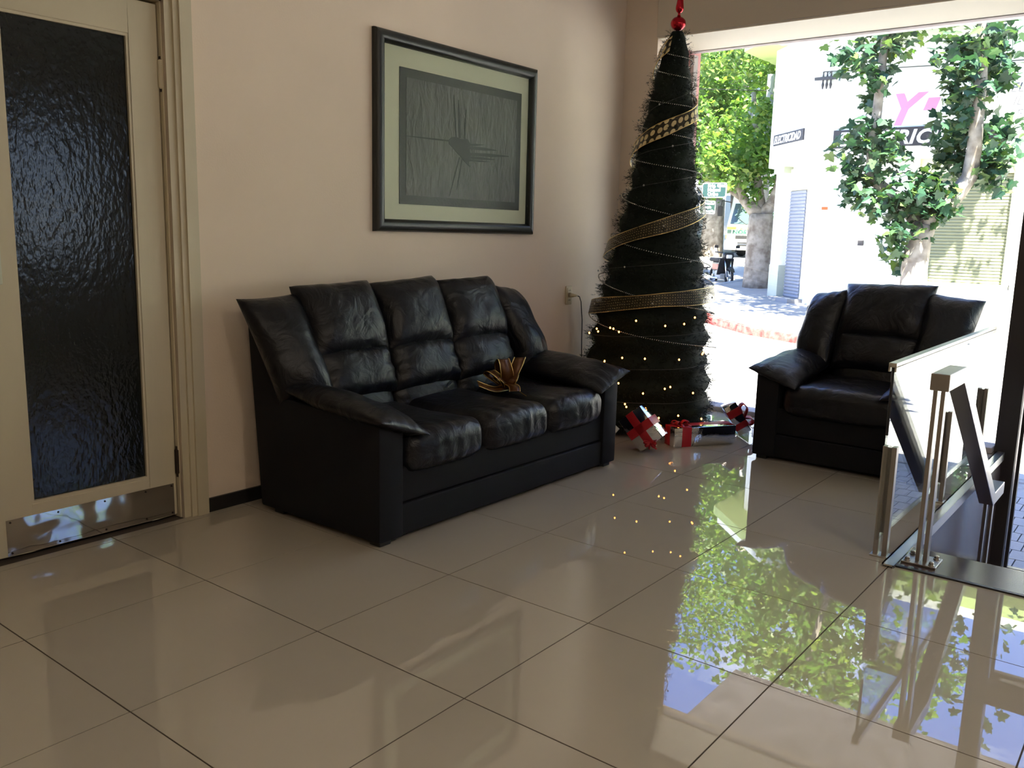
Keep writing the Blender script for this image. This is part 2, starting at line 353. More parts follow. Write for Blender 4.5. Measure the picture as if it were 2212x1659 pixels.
# steps down to the street door
STEP = 0.1875
st = struct('stair', MB().box((2.36, -4.7, -0.95), (4.78, -1.205, -0.75)), M_granite, 'dark granite steps going down to the street door')
for k in range(4):
    x0 = 2.4 if k == 0 else 2.66 + 0.29 * (k - 1) - 0.002
    obj('step', MB().rbox((x0, -4.7, -0.75 if k else -0.3), (2.66 + 0.29 * k, -1.212, -STEP * k + (0.004 if k == 0 else 0)), 0.006, seg=2, n=1), M_granite, st, weld=True)
obj('joint_strip', MB().box((2.385, -4.7, -0.01), (2.402, -1.2, 0.006)), M_black, st)
struct('wall_stairwell', MB().box((2.36, -1.212, -0.95), (4.78, -1.2, -0.012)), M_granite, 'dark side of the raised floor beside the steps')
struct('trim_5', MB().box((2.36, -1.222, -0.035), (4.74, -1.216, 0.012)).box((2.36, -1.222, 0.006), (4.74, -1.178, 0.012)).box((2.36, -1.184, 0.0), (4.74, -1.178, 0.012)), M_alu, 'aluminium edge profile along the raised floor beside the steps')

# ------------------------------------------------------------------ door in the left wall
d1 = tag(obj('door_1', MB().box((0.205, 1.285, 0.012), (0.330, 1.325, 2.052)).box((0.792, 1.285, 0.012), (0.908, 1.325, 2.052)).box((0.330, 1.285, 1.925), (0.792, 1.325, 2.052)).box((0.330, 1.285, 0.012), (0.792, 1.325, 0.192)), M_door, bevel=0.003), 'cream painted door with dark rippled glass at the left edge', None, None, 'structure')
m = mat('rippled_dark_glass', (0.012, 0.014, 0.012), 0.14, spec=0.45, bump=0.35, bscale=48, stretch=(1, 1, 0.62), detail=2, bdist=0.004)
def pane_grid(a, b): return V((0.330 + 0.462 * a, 1.302, 0.192 + 1.733 * b))
obj('pane', MB().box((0.328, 1.300, 0.190), (0.794, 1.306, 1.927)), m, d1)
bead = MB()
for a, b in (((0.330, 1.288, 0.192), (0.340, 1.300, 1.925)), ((0.782, 1.288, 0.192), (0.792, 1.300, 1.925)), ((0.340, 1.288, 0.192), (0.782, 1.300, 0.202)), ((0.340, 1.288, 1.915), (0.782, 1.300, 1.925))): bead.box(a, b)
obj('glazing_bead', bead, M_door, d1)
M_kick = mat('polished_kick_plate', (0.50, 0.47, 0.43), 0.06, metal=1.0, bump=0.22, bscale=5.5, detail=1.5, bdist=0.03)
kp = obj('kick_plate', MB().grid(lambda a, b: V((0.235 + 0.66 * a, 1.2835 + 0.0012 * noise.noise(V((a * 5, b * 2, 3))), 0.014 + 0.136 * b)), 40, 10), M_kick, d1, smooth=True); tag(kp, 'dented shiny metal kick plate')
for x in (0.25, 0.42, 0.60, 0.77, 0.885):
    for z in (0.024, 0.14): obj('screw', MB().lathe([(0.004, 0), (0.003, 0.002)], (x, 1.2825, z), 8, Matrix.Rotation(math.pi / 2, 3, 'X')), M_brown, kp)
for z in (1.795, 0.242):
    h = obj('hinge', MB().lathe([(0.003, -0.058), (0.0105, -0.050), (0.0105, 0.050), (0.003, 0.058)], (0.913, 1.278, z), 12), M_door if z > 1 else M_brown, d1, smooth=True, angle=40)
    obj('hinge_pin', MB().lathe([(0.006, -0.066), (0.006, -0.05)], (0.913, 1.278, z), 8).lathe([(0.006, 0.05), (0.006, 0.066)], (0.913, 1.278, z), 8), M_brown, h)
M_push = mat('pale_push_plate', (0.55, 0.57, 0.47), 0.4)
pp = obj('push_plate', MB().rbox((0.212, 1.279, 1.0), (0.285, 1.286, 1.42), 0.003, seg=1, n=1), M_push, d1, weld=True)
jm = MB().box((DX1 - 0.006, 1.268, 0), (DX1 + 0.02, 1.33, DZ)).box((DX0 - 0.02, 1.268, 0), (DX0 + 0.006, 1.33, DZ)).box((DX0, 1.268, DZ - 0.004), (DX1, 1.33, DZ + 0.02))
obj('jamb', jm, M_door, d1)
# moulded architrave swept as three steps
ar = MB()
for x0, x1, y in ((0.0, 0.030, 1.247), (0.030, 0.052, 1.236), (0.052, 0.104, 1.226)):
    ar.box((DX1 + x0, y, 0), (DX1 + x1, WY + 0.03, DZ + x1)); ar.box((DX0 - x1, y, 0), (DX0 - x0, WY + 0.03, DZ + x1)); ar.box((DX0 - x0, y, DZ + x0), (DX1 + x0, WY + 0.03, DZ + x1))
struct('trim_6', ar, M_door, 'cream painted moulded frame around the glazed door')

# ------------------------------------------------------------------ pavement and street
struct('pavement', MB().box((4.9, -30, -0.95), (7.30, 40, -0.775)), M_kerb, 'shaded grey paved sidewalk outside the lobby')
pv = D.objects['pavement']
rest = MB()
for i in range(10):
    for j in range(-26, 36):
        y = -1.2 + 0.1 * j + (0.05 if i % 2 else 0); rest.box((4.955 + 0.2 * i, y + 0.004, -0.785), (5.145 + 0.2 * i, y + 0.096, -0.756))
tag(obj('paver_field', rest, M_pave, pv), None, None, None, 'stuff')
struct('kerb_near', MB().rbox((7.30, -30, -1.0), (7.46, 40, -0.765), 0.02, seg=2, n=1), M_kerb, 'grey kerb along the near sidewalk')
GP = [(-50, -0.78), (7.4, -0.78), (13.7, -0.46), (15.2, -0.36), (18, -0.2), (20, -0.1), (22, 0.0), (26, 0.15), (32, 0.52), (45, 1.0), (120, 3.0)]
def ground(x):
    for (a, p), (b, q) in zip(GP, GP[1:]):
        if a <= x <= b: return p + (q - p) * (x - a) / (b - a)
xs = [7.4, 9, 11, 13.7, 15.2, 18, 20, 22, 26, 32, 45, 120]
sm = MB()
for a, b in zip(xs, xs[1:]): sm.add([(a, -40, ground(a) - 0.14), (b, -40, ground(b) - 0.14), (b, 70, ground(b) - 0.14), (a, 70, ground(a) - 0.14)], [(0, 1, 2, 3)])
struct('street', sm, M_street, 'sunlit pale asphalt street rising away from the lobby', weld=True)
KP = [(13.7, -30), (13.7, 0), (13.76, 2), (14.0, 3.3), (14.45, 4.5), (15.2, 5.6), (16.4, 6.8), (18, 7.8), (20, 8.3), (22, 8.4), (26, 8.4), (32, 8.4), (70, 8.4)]
IP = [(19, -30), (19, 0), (19, 2), (19, 3.3), (19, 4.4), (19.3, 4.8), (19.6, 5.4), (20, 5.9), (20.6, 5.9), (22.5, 5.9), (26, 5.9), (32, 5.9), (70, 5.9)]
wk = MB(); NS = 8
for (k0, i0), (k1, i1) in zip(zip(KP, IP), zip(KP[1:], IP[1:])):
    for q in range(NS):
        ps = []
        for (k, i, t) in ((k0, i0, q / NS), (k0, i0, (q + 1) / NS), (k1, i1, (q + 1) / NS), (k1, i1, q / NS)):
            x = k[0] + (i[0] - k[0]) * t; y = k[1] + (i[1] - k[1]) * t; ps.append((x, y, ground(x)))
        wk.add(ps, [(0, 1, 2, 3)])
struct('sidewalk', wk, M_walk, 'pale sidewalk around the corner shop across the street', weld=True)
def kerb(name, pts, m_, lab):
    mb = MB(); fine = []
    for a, b in zip(pts, pts[1:]):
        n = max(1, int(math.dist(a, b) / 0.25))
        for i in range(n): t = i / n; fine.append((a[0] + (b[0] - a[0]) * t, a[1] + (b[1] - a[1]) * t))
    fine.append(pts[-1]); rows = []
    for i, (x, y) in enumerate(fine):
        a = V(fine[max(i - 1, 0)]); b = V(fine[min(i + 1, len(fine) - 1)]); d = (b - a).normalized(); nx, ny = -d.y, d.x
        z = ground(x); j = 0.012 * noise.noise(V((x * 3, y * 3, 0)))
        rows.append([V((x - nx * 0.16, y - ny * 0.16, z + 0.006)), V((x - nx * 0.02, y - ny * 0.02, z + 0.012 + j)), V((x + nx * 0.01, y + ny * 0.01, z - 0.015 + j)), V((x + nx * 0.03, y + ny * 0.03, z - 0.15))])
    vs = [p for r in rows for p in r]
    mb.add(vs, [(i * 4 + k, i * 4 + k + 1, i * 4 + k + 5, i * 4 + k + 4) for i in range(len(rows) - 1) for k in range(3)])
    return struct(name, mb, m_, lab, smooth=True)
kerb('kerb_grey', [(13.7, -30), (13.7, 0), (13.73, 1.05)], M_kerb, 'unpainted grey kerb stone across the street')
kerb('kerb_red', [(13.73, 1.05), (13.76, 2), (14.0, 3.3), (14.45, 4.5), (15.2, 5.6), (16.4, 6.8), (18, 7.8), (20, 8.3)], M_redkerb, 'worn red painted kerb at the street corner')
kerb('kerb_side', [(20, 8.3), (22, 8.4), (70, 8.4)], M_kerb, 'grey kerb of the side street')

# ------------------------------------------------------------------ leather sofa and armchair
def leather(name):
    m = D.materials.new(name); m.use_nodes = True; t, n, l = nodes_of(m); b = n['Principled BSDF']
    b.inputs['Base Color'].default_value = (0.0060, 0.0066, 0.0100, 1); b.inputs['Roughness'].default_value = 0.37
    b.inputs['Specular IOR Level'].default_value = 0.36
    c = n.new('ShaderNodeTexCoord')
    x = n.new('ShaderNodeTexNoise'); x.inputs['Scale'].default_value = 9; x.inputs['Detail'].default_value = 5; x.inputs['Distortion'].default_value = 1.4
    y = n.new('ShaderNodeTexNoise'); y.inputs['Scale'].default_value = 260; y.inputs['Detail'].default_value = 2
    l.new(c.outputs['Object'], x.inputs['Vector']); l.new(c.outputs['Object'], y.inputs['Vector'])
    b1 = n.new('ShaderNodeBump'); b1.inputs['Strength'].default_value = 0.35; b1.inputs['Distance'].default_value = 0.03
    b2 = n.new('ShaderNodeBump'); b2.inputs['Strength'].default_value = 0.12; b2.inputs['Distance'].default_value = 0.002
    l.new(x.outputs[0], b1.inputs['Height']); l.new(y.outputs[0], b2.inputs['Height']); l.new(b1.outputs[0], b2.inputs['Normal']); l.new(b2.outputs[0], b.inputs['Normal'])
    return m
M_leather = leather('black_leather')
M_cloth = mat('black_upholstery_cloth', (0.0055, 0.006, 0.0085), 0.75, spec=0.25, bump=0.1, bscale=300)
M_foot = mat('black_foot', (0.008, 0.008, 0.008), 0.5)
def couch(name, label, cat, W_, cols, loc, rotz, ears):
    """width W_ along +x, front at y=0 facing -y, cols = edges of the back cushions"""
    t = thing(name, label, cat, loc, rotz); DP = 0.76
    o = lambda nm, mb, m_=M_leather, par=t, sm=True, **k: obj(nm, mb, m_, par, smooth=sm, local=True, weld=True, **k)
    A = 0.13
    # base between the arms and its two front panels
    o('base', MB().rbox((A - 0.02, 0.05, 0.03), (W_ - A + 0.02, DP, 0.30), 0.01, n=1), M_cloth, angle=40)
    o('front_panel', MB().rbox((A - 0.03, 0.012, 0.022), (W_ - A + 0.03, 0.06, 0.150), 0.008, n=1), M_cloth, angle=40)
    o('front_panel', MB().rbox((A - 0.03, 0.020, 0.154), (W_ - A + 0.03, 0.06, 0.300), 0.008, n=1), M_cloth, angle=40)
    # back shell leaning to the rear
    def lean(z): return 0.0 if z < 0 else 0.085 * z / 0.86
    mb = MB(); mb.rbox((0.04, 0.62, 0.02), (W_ - 0.04, 0.745, 0.86), 0.02, n=4)
    mb.v = [V((p.x, p.y + lean(p.z), p.z)) for p in mb.v]; o('back_shell', mb, M_cloth, angle=40)
    for s_ in (0, 1):
        fx = lambda u: u if s_ == 0 else W_ - u
        side = [(0.0, 0.022), (0.0, 0.50), (0.57, 0.515), (0.71, 0.83), (0.815, 0.83), (0.745, 0.022)]
        mb = MB().prism([(min(fx(0), fx(A)), v_, z_) for v_, z_ in side], (A, 0, 0)); o('arm_panel', mb, M_cloth, bevel=0.010, angle=40)
        # drooping arm pad, lower towards the seat, its front corner hanging over
        c = [V((fx(-0.035), -0.050, 0.515)), V((fx(0.235), -0.045, 0.425)), V((fx(0.225), 0.60, 0.505)), V((fx(-0.005), 0.60, 0.565))]
        if s_: c = [c[1], c[0], c[3], c[2]]
        pm = MB().pillow(c, 0.062, 0.045, 20, 30, p=1.7, pinch=0.012, pucker=0.30, k=5, seed=3 + s_)
        o('arm_pad', pm)
        # padded wing from the top of the back down to the arm
        c = [V((fx(0.0 if s_ == 0 else -0.015), 0.60 if s_ == 0 else 0.46, 0.49)), V((fx(0.22), 0.47, 0.485)), V((fx((cols[0] if s_ == 0 else W_ - cols[-1]) + 0.045), 0.70, 0.945)), V((fx(ears[s_][0]), 0.75, ears[s_][1]))]
        if s_: c = [c[1], c[0], c[3], c[2]]
        o('wing', MB().pillow(c, 0.10, 0.07, 20, 26, p=1.7, pinch=0.02, pucker=0.22, k=3, seed=11 + s_))
        for v0 in (0.02, 0.62):
            o('foot', MB().rbox((fx(0.02) - (0.06 if s_ else 0), v0, 0.0), (fx(0.02) + (0 if s_ else 0.06), v0 + 0.06, 0.03), 0.004, n=1), M_foot)
    n = len(cols) - 1
    for i in range(n):
        a, b = cols[i], cols[i + 1]; g = 0.004
        o('headrest_cushion', MB().pillow([(a - g, 0.565, 0.655), (b + g, 0.565, 0.655), (b + g, 0.715, 0.985 + 0.012 * (i % 2)), (a - g, 0.715, 0.97)], 0.105, 0.05, 26, 20, p=2.0, pinch=0.022, pucker=0.14, k=3, seed=20 + i))
        o('back_cushion', MB().pillow([(a - g, 0.505, 0.485), (b + g, 0.505, 0.485), (b + g, 0.60, 0.705), (a - g, 0.60, 0.705)], 0.085, 0.05, 26, 16, p=1.9, pinch=0.012, pucker=0.30, k=5, seed=30 + i))
        o('lumbar_cushion', MB().pillow([(a - g, 0.53, 0.37), (b + g, 0.53, 0.37), (b + g, 0.56, 0.53), (a - g, 0.56, 0.53)], 0.070, 0.04, 26, 14, p=1.9, pinch=0.012, pucker=0.25, k=5, seed=40 + i))
    ns_ = n; x0, x1 = A + 0.015, W_ - A - 0.015
    for i in range(ns_):
        a = x0 + (x1 - x0) * i / ns_; b = x0 + (x1 - x0) * (i + 1) / ns_
        cx = (b - a) / 2
        def seat(p, cx=cx, i=i):
            q = p.copy(); u = p.x / cx
            f = max(0, min(1, (-p.y - 0.14) / 0.18))                       # towards the front edge
            if p.z > 0: q.z += 0.022 * (1 - u * u) * (1 - 0.5 * f) - 0.012 * max(0, 1 - abs(p.y + 0.02) / 0.25)
            wv = math.sin(52 * p.x + 3 * math.sin(9 * p.x + i)) * 0.5 + math.sin(91 * p.x + i * 2 + p.z * 20) * 0.5
            if f > 0: q.y -= f * (0.030 * (1 - u * u)) ; q.z += f * 0.007 * wv * (1 if p.z > -0.02 else 0.3); q.y += f * 0.004 * wv
            return q
        o('seat_cushion', MB().rbox((a + 0.001, -0.012, 0.265), (b - 0.001, 0.60, 0.432), 0.065, seg=6, n=22, fn=seat))
    return t
couch('sofa', 'black leather three seat sofa against the beige wall', 'sofa', 1.725, [0.15, 0.59, 1.03, 1.475], (1.20, 0.36, 0), 0.0, ((-0.095, 0.925), (-0.03, 0.90)))
couch('armchair', 'dark leather armchair with its back to the window', 'armchair', 0.905, [0.235, 0.725], (3.605, -0.125, 0), -math.pi / 2, ((0.045, 0.90), (-0.065, 0.915)))

# ------------------------------------------------------------------ gold bow on the sofa seat
M_organza = mat('brown_gold_organza', (0.10, 0.036, 0.008), 0.35, metal=0.35, spec=0.6)
M_goldwire = mat('gold_wire_edge', (0.80, 0.58, 0.24), 0.28, metal=1.0)
bowc = V((2.365, 0.67, 0.455))
bow = thing('ribbon_bow', 'brown and gold ribbon bow lying on the sofa seat', 'bow', bowc - V((0, 0, 0.02)))
CV = lambda a, b, c: bowc + (RX * a + RY * b + RZ * c) * 1.15
RX = V((0.84, -0.54, 0)); RZ = V((0, 0, 1)); RY = V((0.54, 0.84, 0))      # across the view, away, up
def strip(nm, pts, wdir, wd, par, m_=None, edge=None):
    wdir = [V(q) for q in (wdir if isinstance(wdir, list) else [wdir] * len(pts))]
    fine = []; n = len(pts); K = 6
    def cat_(p, i, t):
        g = lambda k: p[max(0, min(n - 1, k))]
        p0, p1, p2, p3 = g(i - 1), g(i), g(i + 1), g(i + 2)
        return 0.5 * ((2 * p1) + (p2 - p0) * t + (2 * p0 - 5 * p1 + 4 * p2 - p3) * t * t + (3 * p1 - p0 - 3 * p2 + p3) * t ** 3)
    for i in range(n - 1):
        for k in range(K + (1 if i == n - 2 else 0)): fine.append((cat_(pts, i, k / K), cat_(wdir, i, k / K).normalized()))
    mb = MB(); vs = []
    for p, d in fine: vs += [p - d * wd / 2, p + d * wd / 2]
    mb.add(vs, [(2 * i, 2 * i + 1, 2 * i + 3, 2 * i + 2) for i in range(len(fine) - 1)])
    o = obj(nm, mb, m_ or M_organza, par, smooth=True); sol = o.modifiers.new('thick', 'SOLIDIFY'); sol.thickness = 0.0012
    if edge:
        for s_ in (-1, 1): obj('wire_edge', MB().tube([p + d * s_ * wd / 2 for p, d in fine], edge, 5), M_goldwire, o, smooth=True)
    return o
for (a, h, tw, w_) in ((-0.075, 0.075, 0.4, 0.055), (-0.02, 0.125, 0.0, 0.065), (0.055, 0.13, -0.5, 0.055), (-0.04, 0.05, 0.7, 0.05), (0.03, 0.06, -0.3, 0.05)):
    strip('loop', [CV(0, 0, 0.0), CV(a * 0.45, -0.02, h * 0.55), CV(a * 1.0, 0.0, h * 1.0), CV(a * 1.05, 0.03, h * 0.75), CV(a * 0.4, 0.03, h * 0.25), CV(0, 0.02, 0.005)],
          [RX * 0.8 + RY * tw, RX * 0.5 + RY * tw, RX + RY * (tw + .3), RX + RY * tw, RX * 0.6 + RY * tw, RX], w_, bow, edge=0.0028)
strip('tail', [CV(0, 0, 0.0), CV(-0.07, -0.03, 0.0), CV(-0.14, -0.02, 0.025)], RY + RZ * 0.6, 0.04, bow, edge=0.0025)
strip('tail', [CV(0, 0, 0.02), CV(0.01, -0.06, 0.015), CV(0.0, -0.10, 0.0)], RX, 0.055, bow, edge=0.0028)
obj('stem', MB().tube([CV(0.0, 0, 0.02), CV(0.02, -0.09, 0.0), CV(0.035, -0.15, -0.012)], 0.0022, 5), M_goldwire, bow)
obj('knot', MB().rbox(bowc - V((0.02, 0.02, 0.012)), bowc + V((0.02, 0.02, 0.022)), 0.012, seg=3, n=1), M_organza, bow, smooth=True, weld=True)

# ------------------------------------------------------------------ framed picture
PX0, PX1, PZ0, PZ1, PY = 1.993, 3.288, 1.212, 2.173, WY
pic = thing('framed_picture', 'dark framed abstract relief print with pale mat on the wall', 'picture', (PX0, PY - 0.03, PZ0))
M_pframe = mat('dark_green_black_frame', (0.016, 0.019, 0.017), 0.35, bump=0.1, bscale=60, stretch=(1, 1, 1))
M_mat = mat('pale_green_mat', (0.68, 0.66, 0.52), 0.8)
M_print = mat('dark_grey_paper', (0.030, 0.028, 0.022), 0.6, bump=0.2, bscale=60)
M_relief = mat('grey_relief_print', (0.070, 0.066, 0.058), 0.45, bump=0.9, bscale=16, stretch=(1.6, 1, 0.55), detail=8, vary=0.22, vscale=5, bdist=0.02, distortion=0.8)
M_ink = mat('black_ink', (0.012, 0.012, 0.010), 0.6)
FW = 0.062
def frame_rail(nm, a, b, inn):
    """quarter-round moulding from a to b with mitred ends; inn = direction to the picture centre"""
    a = V(a); b = V(b); inn = V(inn); d = (b - a).normalized(); mb = MB(); prof = []
    for k in range(9):
        t = math.pi * k / 8; prof.append((FW * (0.5 - 0.5 * math.cos(t)), -0.012 - 0.026 * math.sin(t) ** 0.7))
    prof = [(0, 0.0)] + prof + [(FW, 0.0)]
    vs = [a + inn * u + d * u + V((0, y, 0)) for u, y in prof] + [b + inn * u - d * u + V((0, y, 0)) for u, y in prof]
    n = len(prof); mb.add(vs, [(i, i + 1, n + i + 1, n + i) for i in range(n - 1)] + [tuple(range(n)), tuple(range(2 * n - 1, n - 1, -1))])
    obj(nm, mb, M_pframe, pic, smooth=True, weld=True, angle=60)
frame_rail('frame_rail', (PX0, PY, PZ1), (PX1, PY, PZ1), (0, 0, -1)); frame_rail('frame_rail', (PX0, PY, PZ0), (PX1, PY, PZ0), (0, 0, 1))
frame_rail('frame_rail', (PX0, PY, PZ0), (PX0, PY, PZ1), (1, 0, 0)); frame_rail('frame_rail', (PX1, PY, PZ0), (PX1, PY, PZ1), (-1, 0, 0))
obj('mat_board', MB().box((PX0 + 0.05, PY - 0.008, PZ0 + 0.05), (PX1 - 0.05, PY - 0.001, PZ1 - 0.05)), M_mat, pic)
def pxz(px, py): q = atplane(px, py, 1, PY - 0.012); return q
QX0, QX1, QZ0, QZ1 = 2.168, 3.158, 1.352, 2.018
obj('print_sheet', MB().box((QX0, PY - 0.0115, QZ0), (QX1, PY - 0.008, QZ1)), M_print, pic)
obj('relief_field', MB().box((QX0 + 0.045, PY - 0.0135, QZ0 + 0.045), (QX1 - 0.045, PY - 0.0115, QZ1 - 0.045)), M_relief, pic)
fig = MB(); yf = PY - 0.0150
def blade(p0, p1, w0, w1, mid=0.5):
    a = pxz(*p0); b = pxz(*p1); a.y = b.y = yf; d = (b - a).normalized(); n_ = V((d.z, 0, -d.x)); m_ = a.lerp(b, mid)
    fig.prism([a - n_ * w0, m_ - n_ * (w0 + w1) * 0.55, b - n_ * w1 * 0.2, b + n_ * w1 * 0.2, m_ + n_ * (w0 + w1) * 0.55, a + n_ * w0], (0, 0.0015, 0))
for q in (((975, 305), (872, 293), .004, .003), ((985, 300), (980, 205), .004, .004), ((993, 298), (990, 216), .007, .010), ((1003, 300), (1006, 237), .005, .004), ((1015, 313), (1045, 313), .005, .004),
          ((1014, 319), (1072, 325), .007, .009), ((1014, 333), (1098, 338), .008, .009), ((1012, 340), (1068, 345), .007, .007), ((1010, 346), (1058, 350), .005, .004), ((1003, 345), (1015, 360), .008, .005), ((992, 340), (970, 425), .003, .004), ((998, 342), (986, 410), .003, .003)):
    blade(*q)
body = [pxz(x, y) for x, y in ((968, 304), (975, 296), (986, 296), (995, 301), (1008, 300), (1015, 310), (1014, 325), (1016, 340), (1012, 352), (1003, 350), (996, 340), (986, 330), (978, 320), (970, 312))]
for q in body: q.y = yf - 0.0005
fig.prism(body, (0, 0.002, 0))
obj('bird_shape', fig, M_ink, pic)
obj('glass_pane', MB().box((PX0 + 0.05, PY - 0.0205, PZ0 + 0.05), (PX1 - 0.05, PY - 0.0185, PZ1 - 0.05)), M_glass_m, pic)

# ------------------------------------------------------------------ wall outlet with plug and cord
M_ivory = mat('ivory_plastic', (0.62, 0.54, 0.36), 0.4)
M_cord = mat('dark_cord', (0.05, 0.045, 0.04), 0.6)
oc = V((3.725, WY, 0.826))
out_ = thing('wall_outlet', 'ivory double wall outlet between sofa and tree', 'outlet', oc)
obj('cover_plate', MB().rbox(oc + V((-0.036, -0.008, -0.060)), oc + V((0.036, 0.0, 0.060)), 0.005, seg=2, n=1), M_ivory, out_, smooth=True, weld=True, angle=50)
for dz in (0.032, -0.032):
    s_ = obj('socket', MB().rbox(oc + V((-0.020, -0.011, dz - 0.017)), oc + V((0.020, -0.006, dz + 0.017)), 0.004, seg=2, n=1), M_ivory, out_, weld=True)
    for dx in (-0.009, 0, 0.009): obj('socket_hole', MB().lathe([(0.0025, 0), (0.0025, 0.001)], oc + V((dx, -0.0118, dz)), 8, Matrix.Rotation(math.pi / 2, 3, 'X')), M_black, s_)
cord = thing('power_plug', 'ivory plug with dark cord running behind the tree', 'plug', oc + V((0, -0.02, 0)))
obj('plug_body', MB().tube([oc + V((0.0, -0.012, 0.0)), oc + V((0.0, -0.034, 0.0)), oc + V((0.008, -0.048, 0.0)), oc + V((0.03, -0.052, -0.002))], [0.015, 0.014, 0.010, 0.006], 10), M_ivory, cord, smooth=True)
obj('cord', MB().tube([oc + V(q) for q in ((0.028, -0.052, -0.002), (0.06, -0.05, -0.010), (0.088, -0.045, -0.045), (0.105, -0.04, -0.10), (0.118, -0.04, -0.17), (0.122, -0.04, -0.30), (0.125, -0.05, -0.60), (0.14, -0.10, -0.80), (0.2, -0.25, -0.818))], 0.0035, 6), M_cord, cord, smooth=True)

# ------------------------------------------------------------------ Christmas tree
T0, T1 = V((3.90, 0.757, 0.0)), V((3.90, 0.645, 2.43))
PROF = [(0.03, 0.455), (0.10, 0.475), (0.25, 0.46), (0.42, 0.435), (0.70, 0.392), (0.93, 0.355), (1.21, 0.292), (1.50, 0.235), (1.785, 0.188), (2.07, 0.140), (2.21, 0.112), (2.30, 0.092), (2.38, 0.068), (2.43, 0.050), (2.46, 0.012)]
def tree_r(z):
    if z <= PROF[0][0]: return PROF[0][1]
    for (a, p), (b, q) in zip(PROF, PROF[1:]):
        if a <= z <= b: return p + (q - p) * (z - a) / (b - a)
    return 0.0
def tree_axis(z): return T0.lerp(T1, z / 2.44)
TV = V((CAM_C.x - 3.90, CAM_C.y - 0.71, 0)).normalized(); TR = V((-TV.y, TV.x, 0))      # towards the viewer, and to the right seen from there
def tree_p(z, phi, k=1.0, add=0.0):
    """phi 0 = right flank, 90 = facing the room, 180 = left flank"""
    r = tree_r(z) * k + add; return tree_axis(z) + (TR * math.cos(phi) + TV * math.sin(phi)) * r
M_fir = mat('dark_fir', (0.010, 0.015, 0.010), 0.75, spec=0.2)
M_needle = mat('fir_needles', (0.012, 0.019, 0.012), 0.7, spec=0.2)
xt = thing('christmas_tree', 'tall slim dark Christmas tree in the corner by the window', 'tree', T0)
core = MB(); nz = 60
def core_r(z, ph): return tree_r(z) * (0.86 + 0.05 * math.sin(z * 44 + 1.5 * math.sin(ph)) + 0.05 * noise.noise(V((math.cos(ph) * 3, math.sin(ph) * 3, z * 7))))
core.grid(lambda a, b: tree_axis(0.05 + 2.39 * b) + (TR * math.cos(a * 6.2832) + TV * math.sin(a * 6.2832)) * core_r(0.05 + 2.39 * b, a * 6.2832), 48, nz)
core.add([tree_p(0.05, k * 6.2832 / 24, 0.85) for k in range(24)], [tuple(range(24))])
obj('inner_body', core, M_fir, xt, smooth=True, weld=True)
nd = MB(); rr = random.Random(5); nv = []; nf = []
NT = 11500
for i in range(NT):
    z = 0.04 + 2.40 * (1 - math.sqrt(1 - rr.random() * 0.985)) if rr.random() < 0.75 else rr.uniform(0.04, 2.43)
    ph = rr.uniform(0, 6.2832); r = core_r(z, ph) if z < 2.4 else tree_r(z) * 0.85
    lay = 0.5 + 0.5 * math.sin(z * 44 + 1.5 * math.sin(ph) + 0.8)
    n0 = (TR * math.cos(ph) + TV * math.sin(ph)); p = tree_axis(z) + n0 * (r * 0.97)
    tip = n0 * (0.014 + 0.024 * lay + 0.012 * rr.random()) * (1 if z < 2.2 else 0.7) + V((rr.gauss(0, .013), rr.gauss(0, .013), rr.gauss(0.0, .018)))
    if rr.random() < 0.006: tip *= 1.4
    tl = tip.length; td = tip / tl; s1 = td.orthogonal().normalized(); s2 = td.cross(s1)
    for k in range(11):
        b = p + tip * (0.15 + 0.85 * rr.random()); a = rr.uniform(0, 6.2832); side = s1 * math.cos(a) + s2 * math.sin(a)
        e_ = b + (td * 0.7 + side * 0.75) * rr.uniform(0.010, 0.019); w2 = td.cross(side) * 0.0012
        k0 = len(nv); nv += [b - w2, b + w2, e_]; nf.append((k0, k0 + 1, k0 + 2))
nd.v = nv; nd.f = nf
tag(obj('needles', nd, M_needle, xt), None, None, None, 'stuff')
obj('trunk', MB().tube([T0, tree_axis(0.3)], 0.03, 10), M_brown, xt, smooth=True)
for k in range(3):
    a = k * 2.094 + 0.5; obj('stand_leg', MB().tube([T0 + V((0, 0, 0.10)), T0 + V((0.16 * math.cos(a), 0.16 * math.sin(a), 0.04)), T0 + V((0.24 * math.cos(a), 0.24 * math.sin(a), 0.008))], 0.008, 6), M_black, xt)

# topper
M_redglass = mat('red_metallic_glass', (0.50, 0.012, 0.022), 0.18, metal=0.75)
tp = thing('tree_topper', 'shiny red ribbed finial on the tip of the Christmas tree', 'topper', tree_axis(2.44))
tq = (T1 - T0).normalized(); tm = V((0, 0, 1)).rotation_difference(tq).to_matrix()
ball = [(0.002, -0.045)] + [(0.044 * math.cos(t), 0.040 * math.sin(t)) for t in [math.radians(x) for x in range(-75, 76, 10)]] + [(0.010, 0.046)]
obj('ribbed_ball', MB().lathe(ball, tree_axis(2.487), 48, tm, rfn=lambda t, z: 1 + 0.03 * math.sin(16 * t + z * 60)), M_redglass, tp, smooth=True)
obj('neck', MB().lathe([(0.008, 0.03), (0.008, 0.075)], tree_axis(2.487), 12, tm), M_redglass, tp, smooth=True)
obj('spire', MB().lathe([(0.004, -0.004), (0.017, 0.004), (0.024, 0.018), (0.0245, 0.028), (0.021, 0.05), (0.014, 0.10), (0.008, 0.15), (0.003, 0.22), (0.0005, 0.24)], tree_axis(2.487 + 0.062), 20, tm), M_redglass, tp, smooth=True)

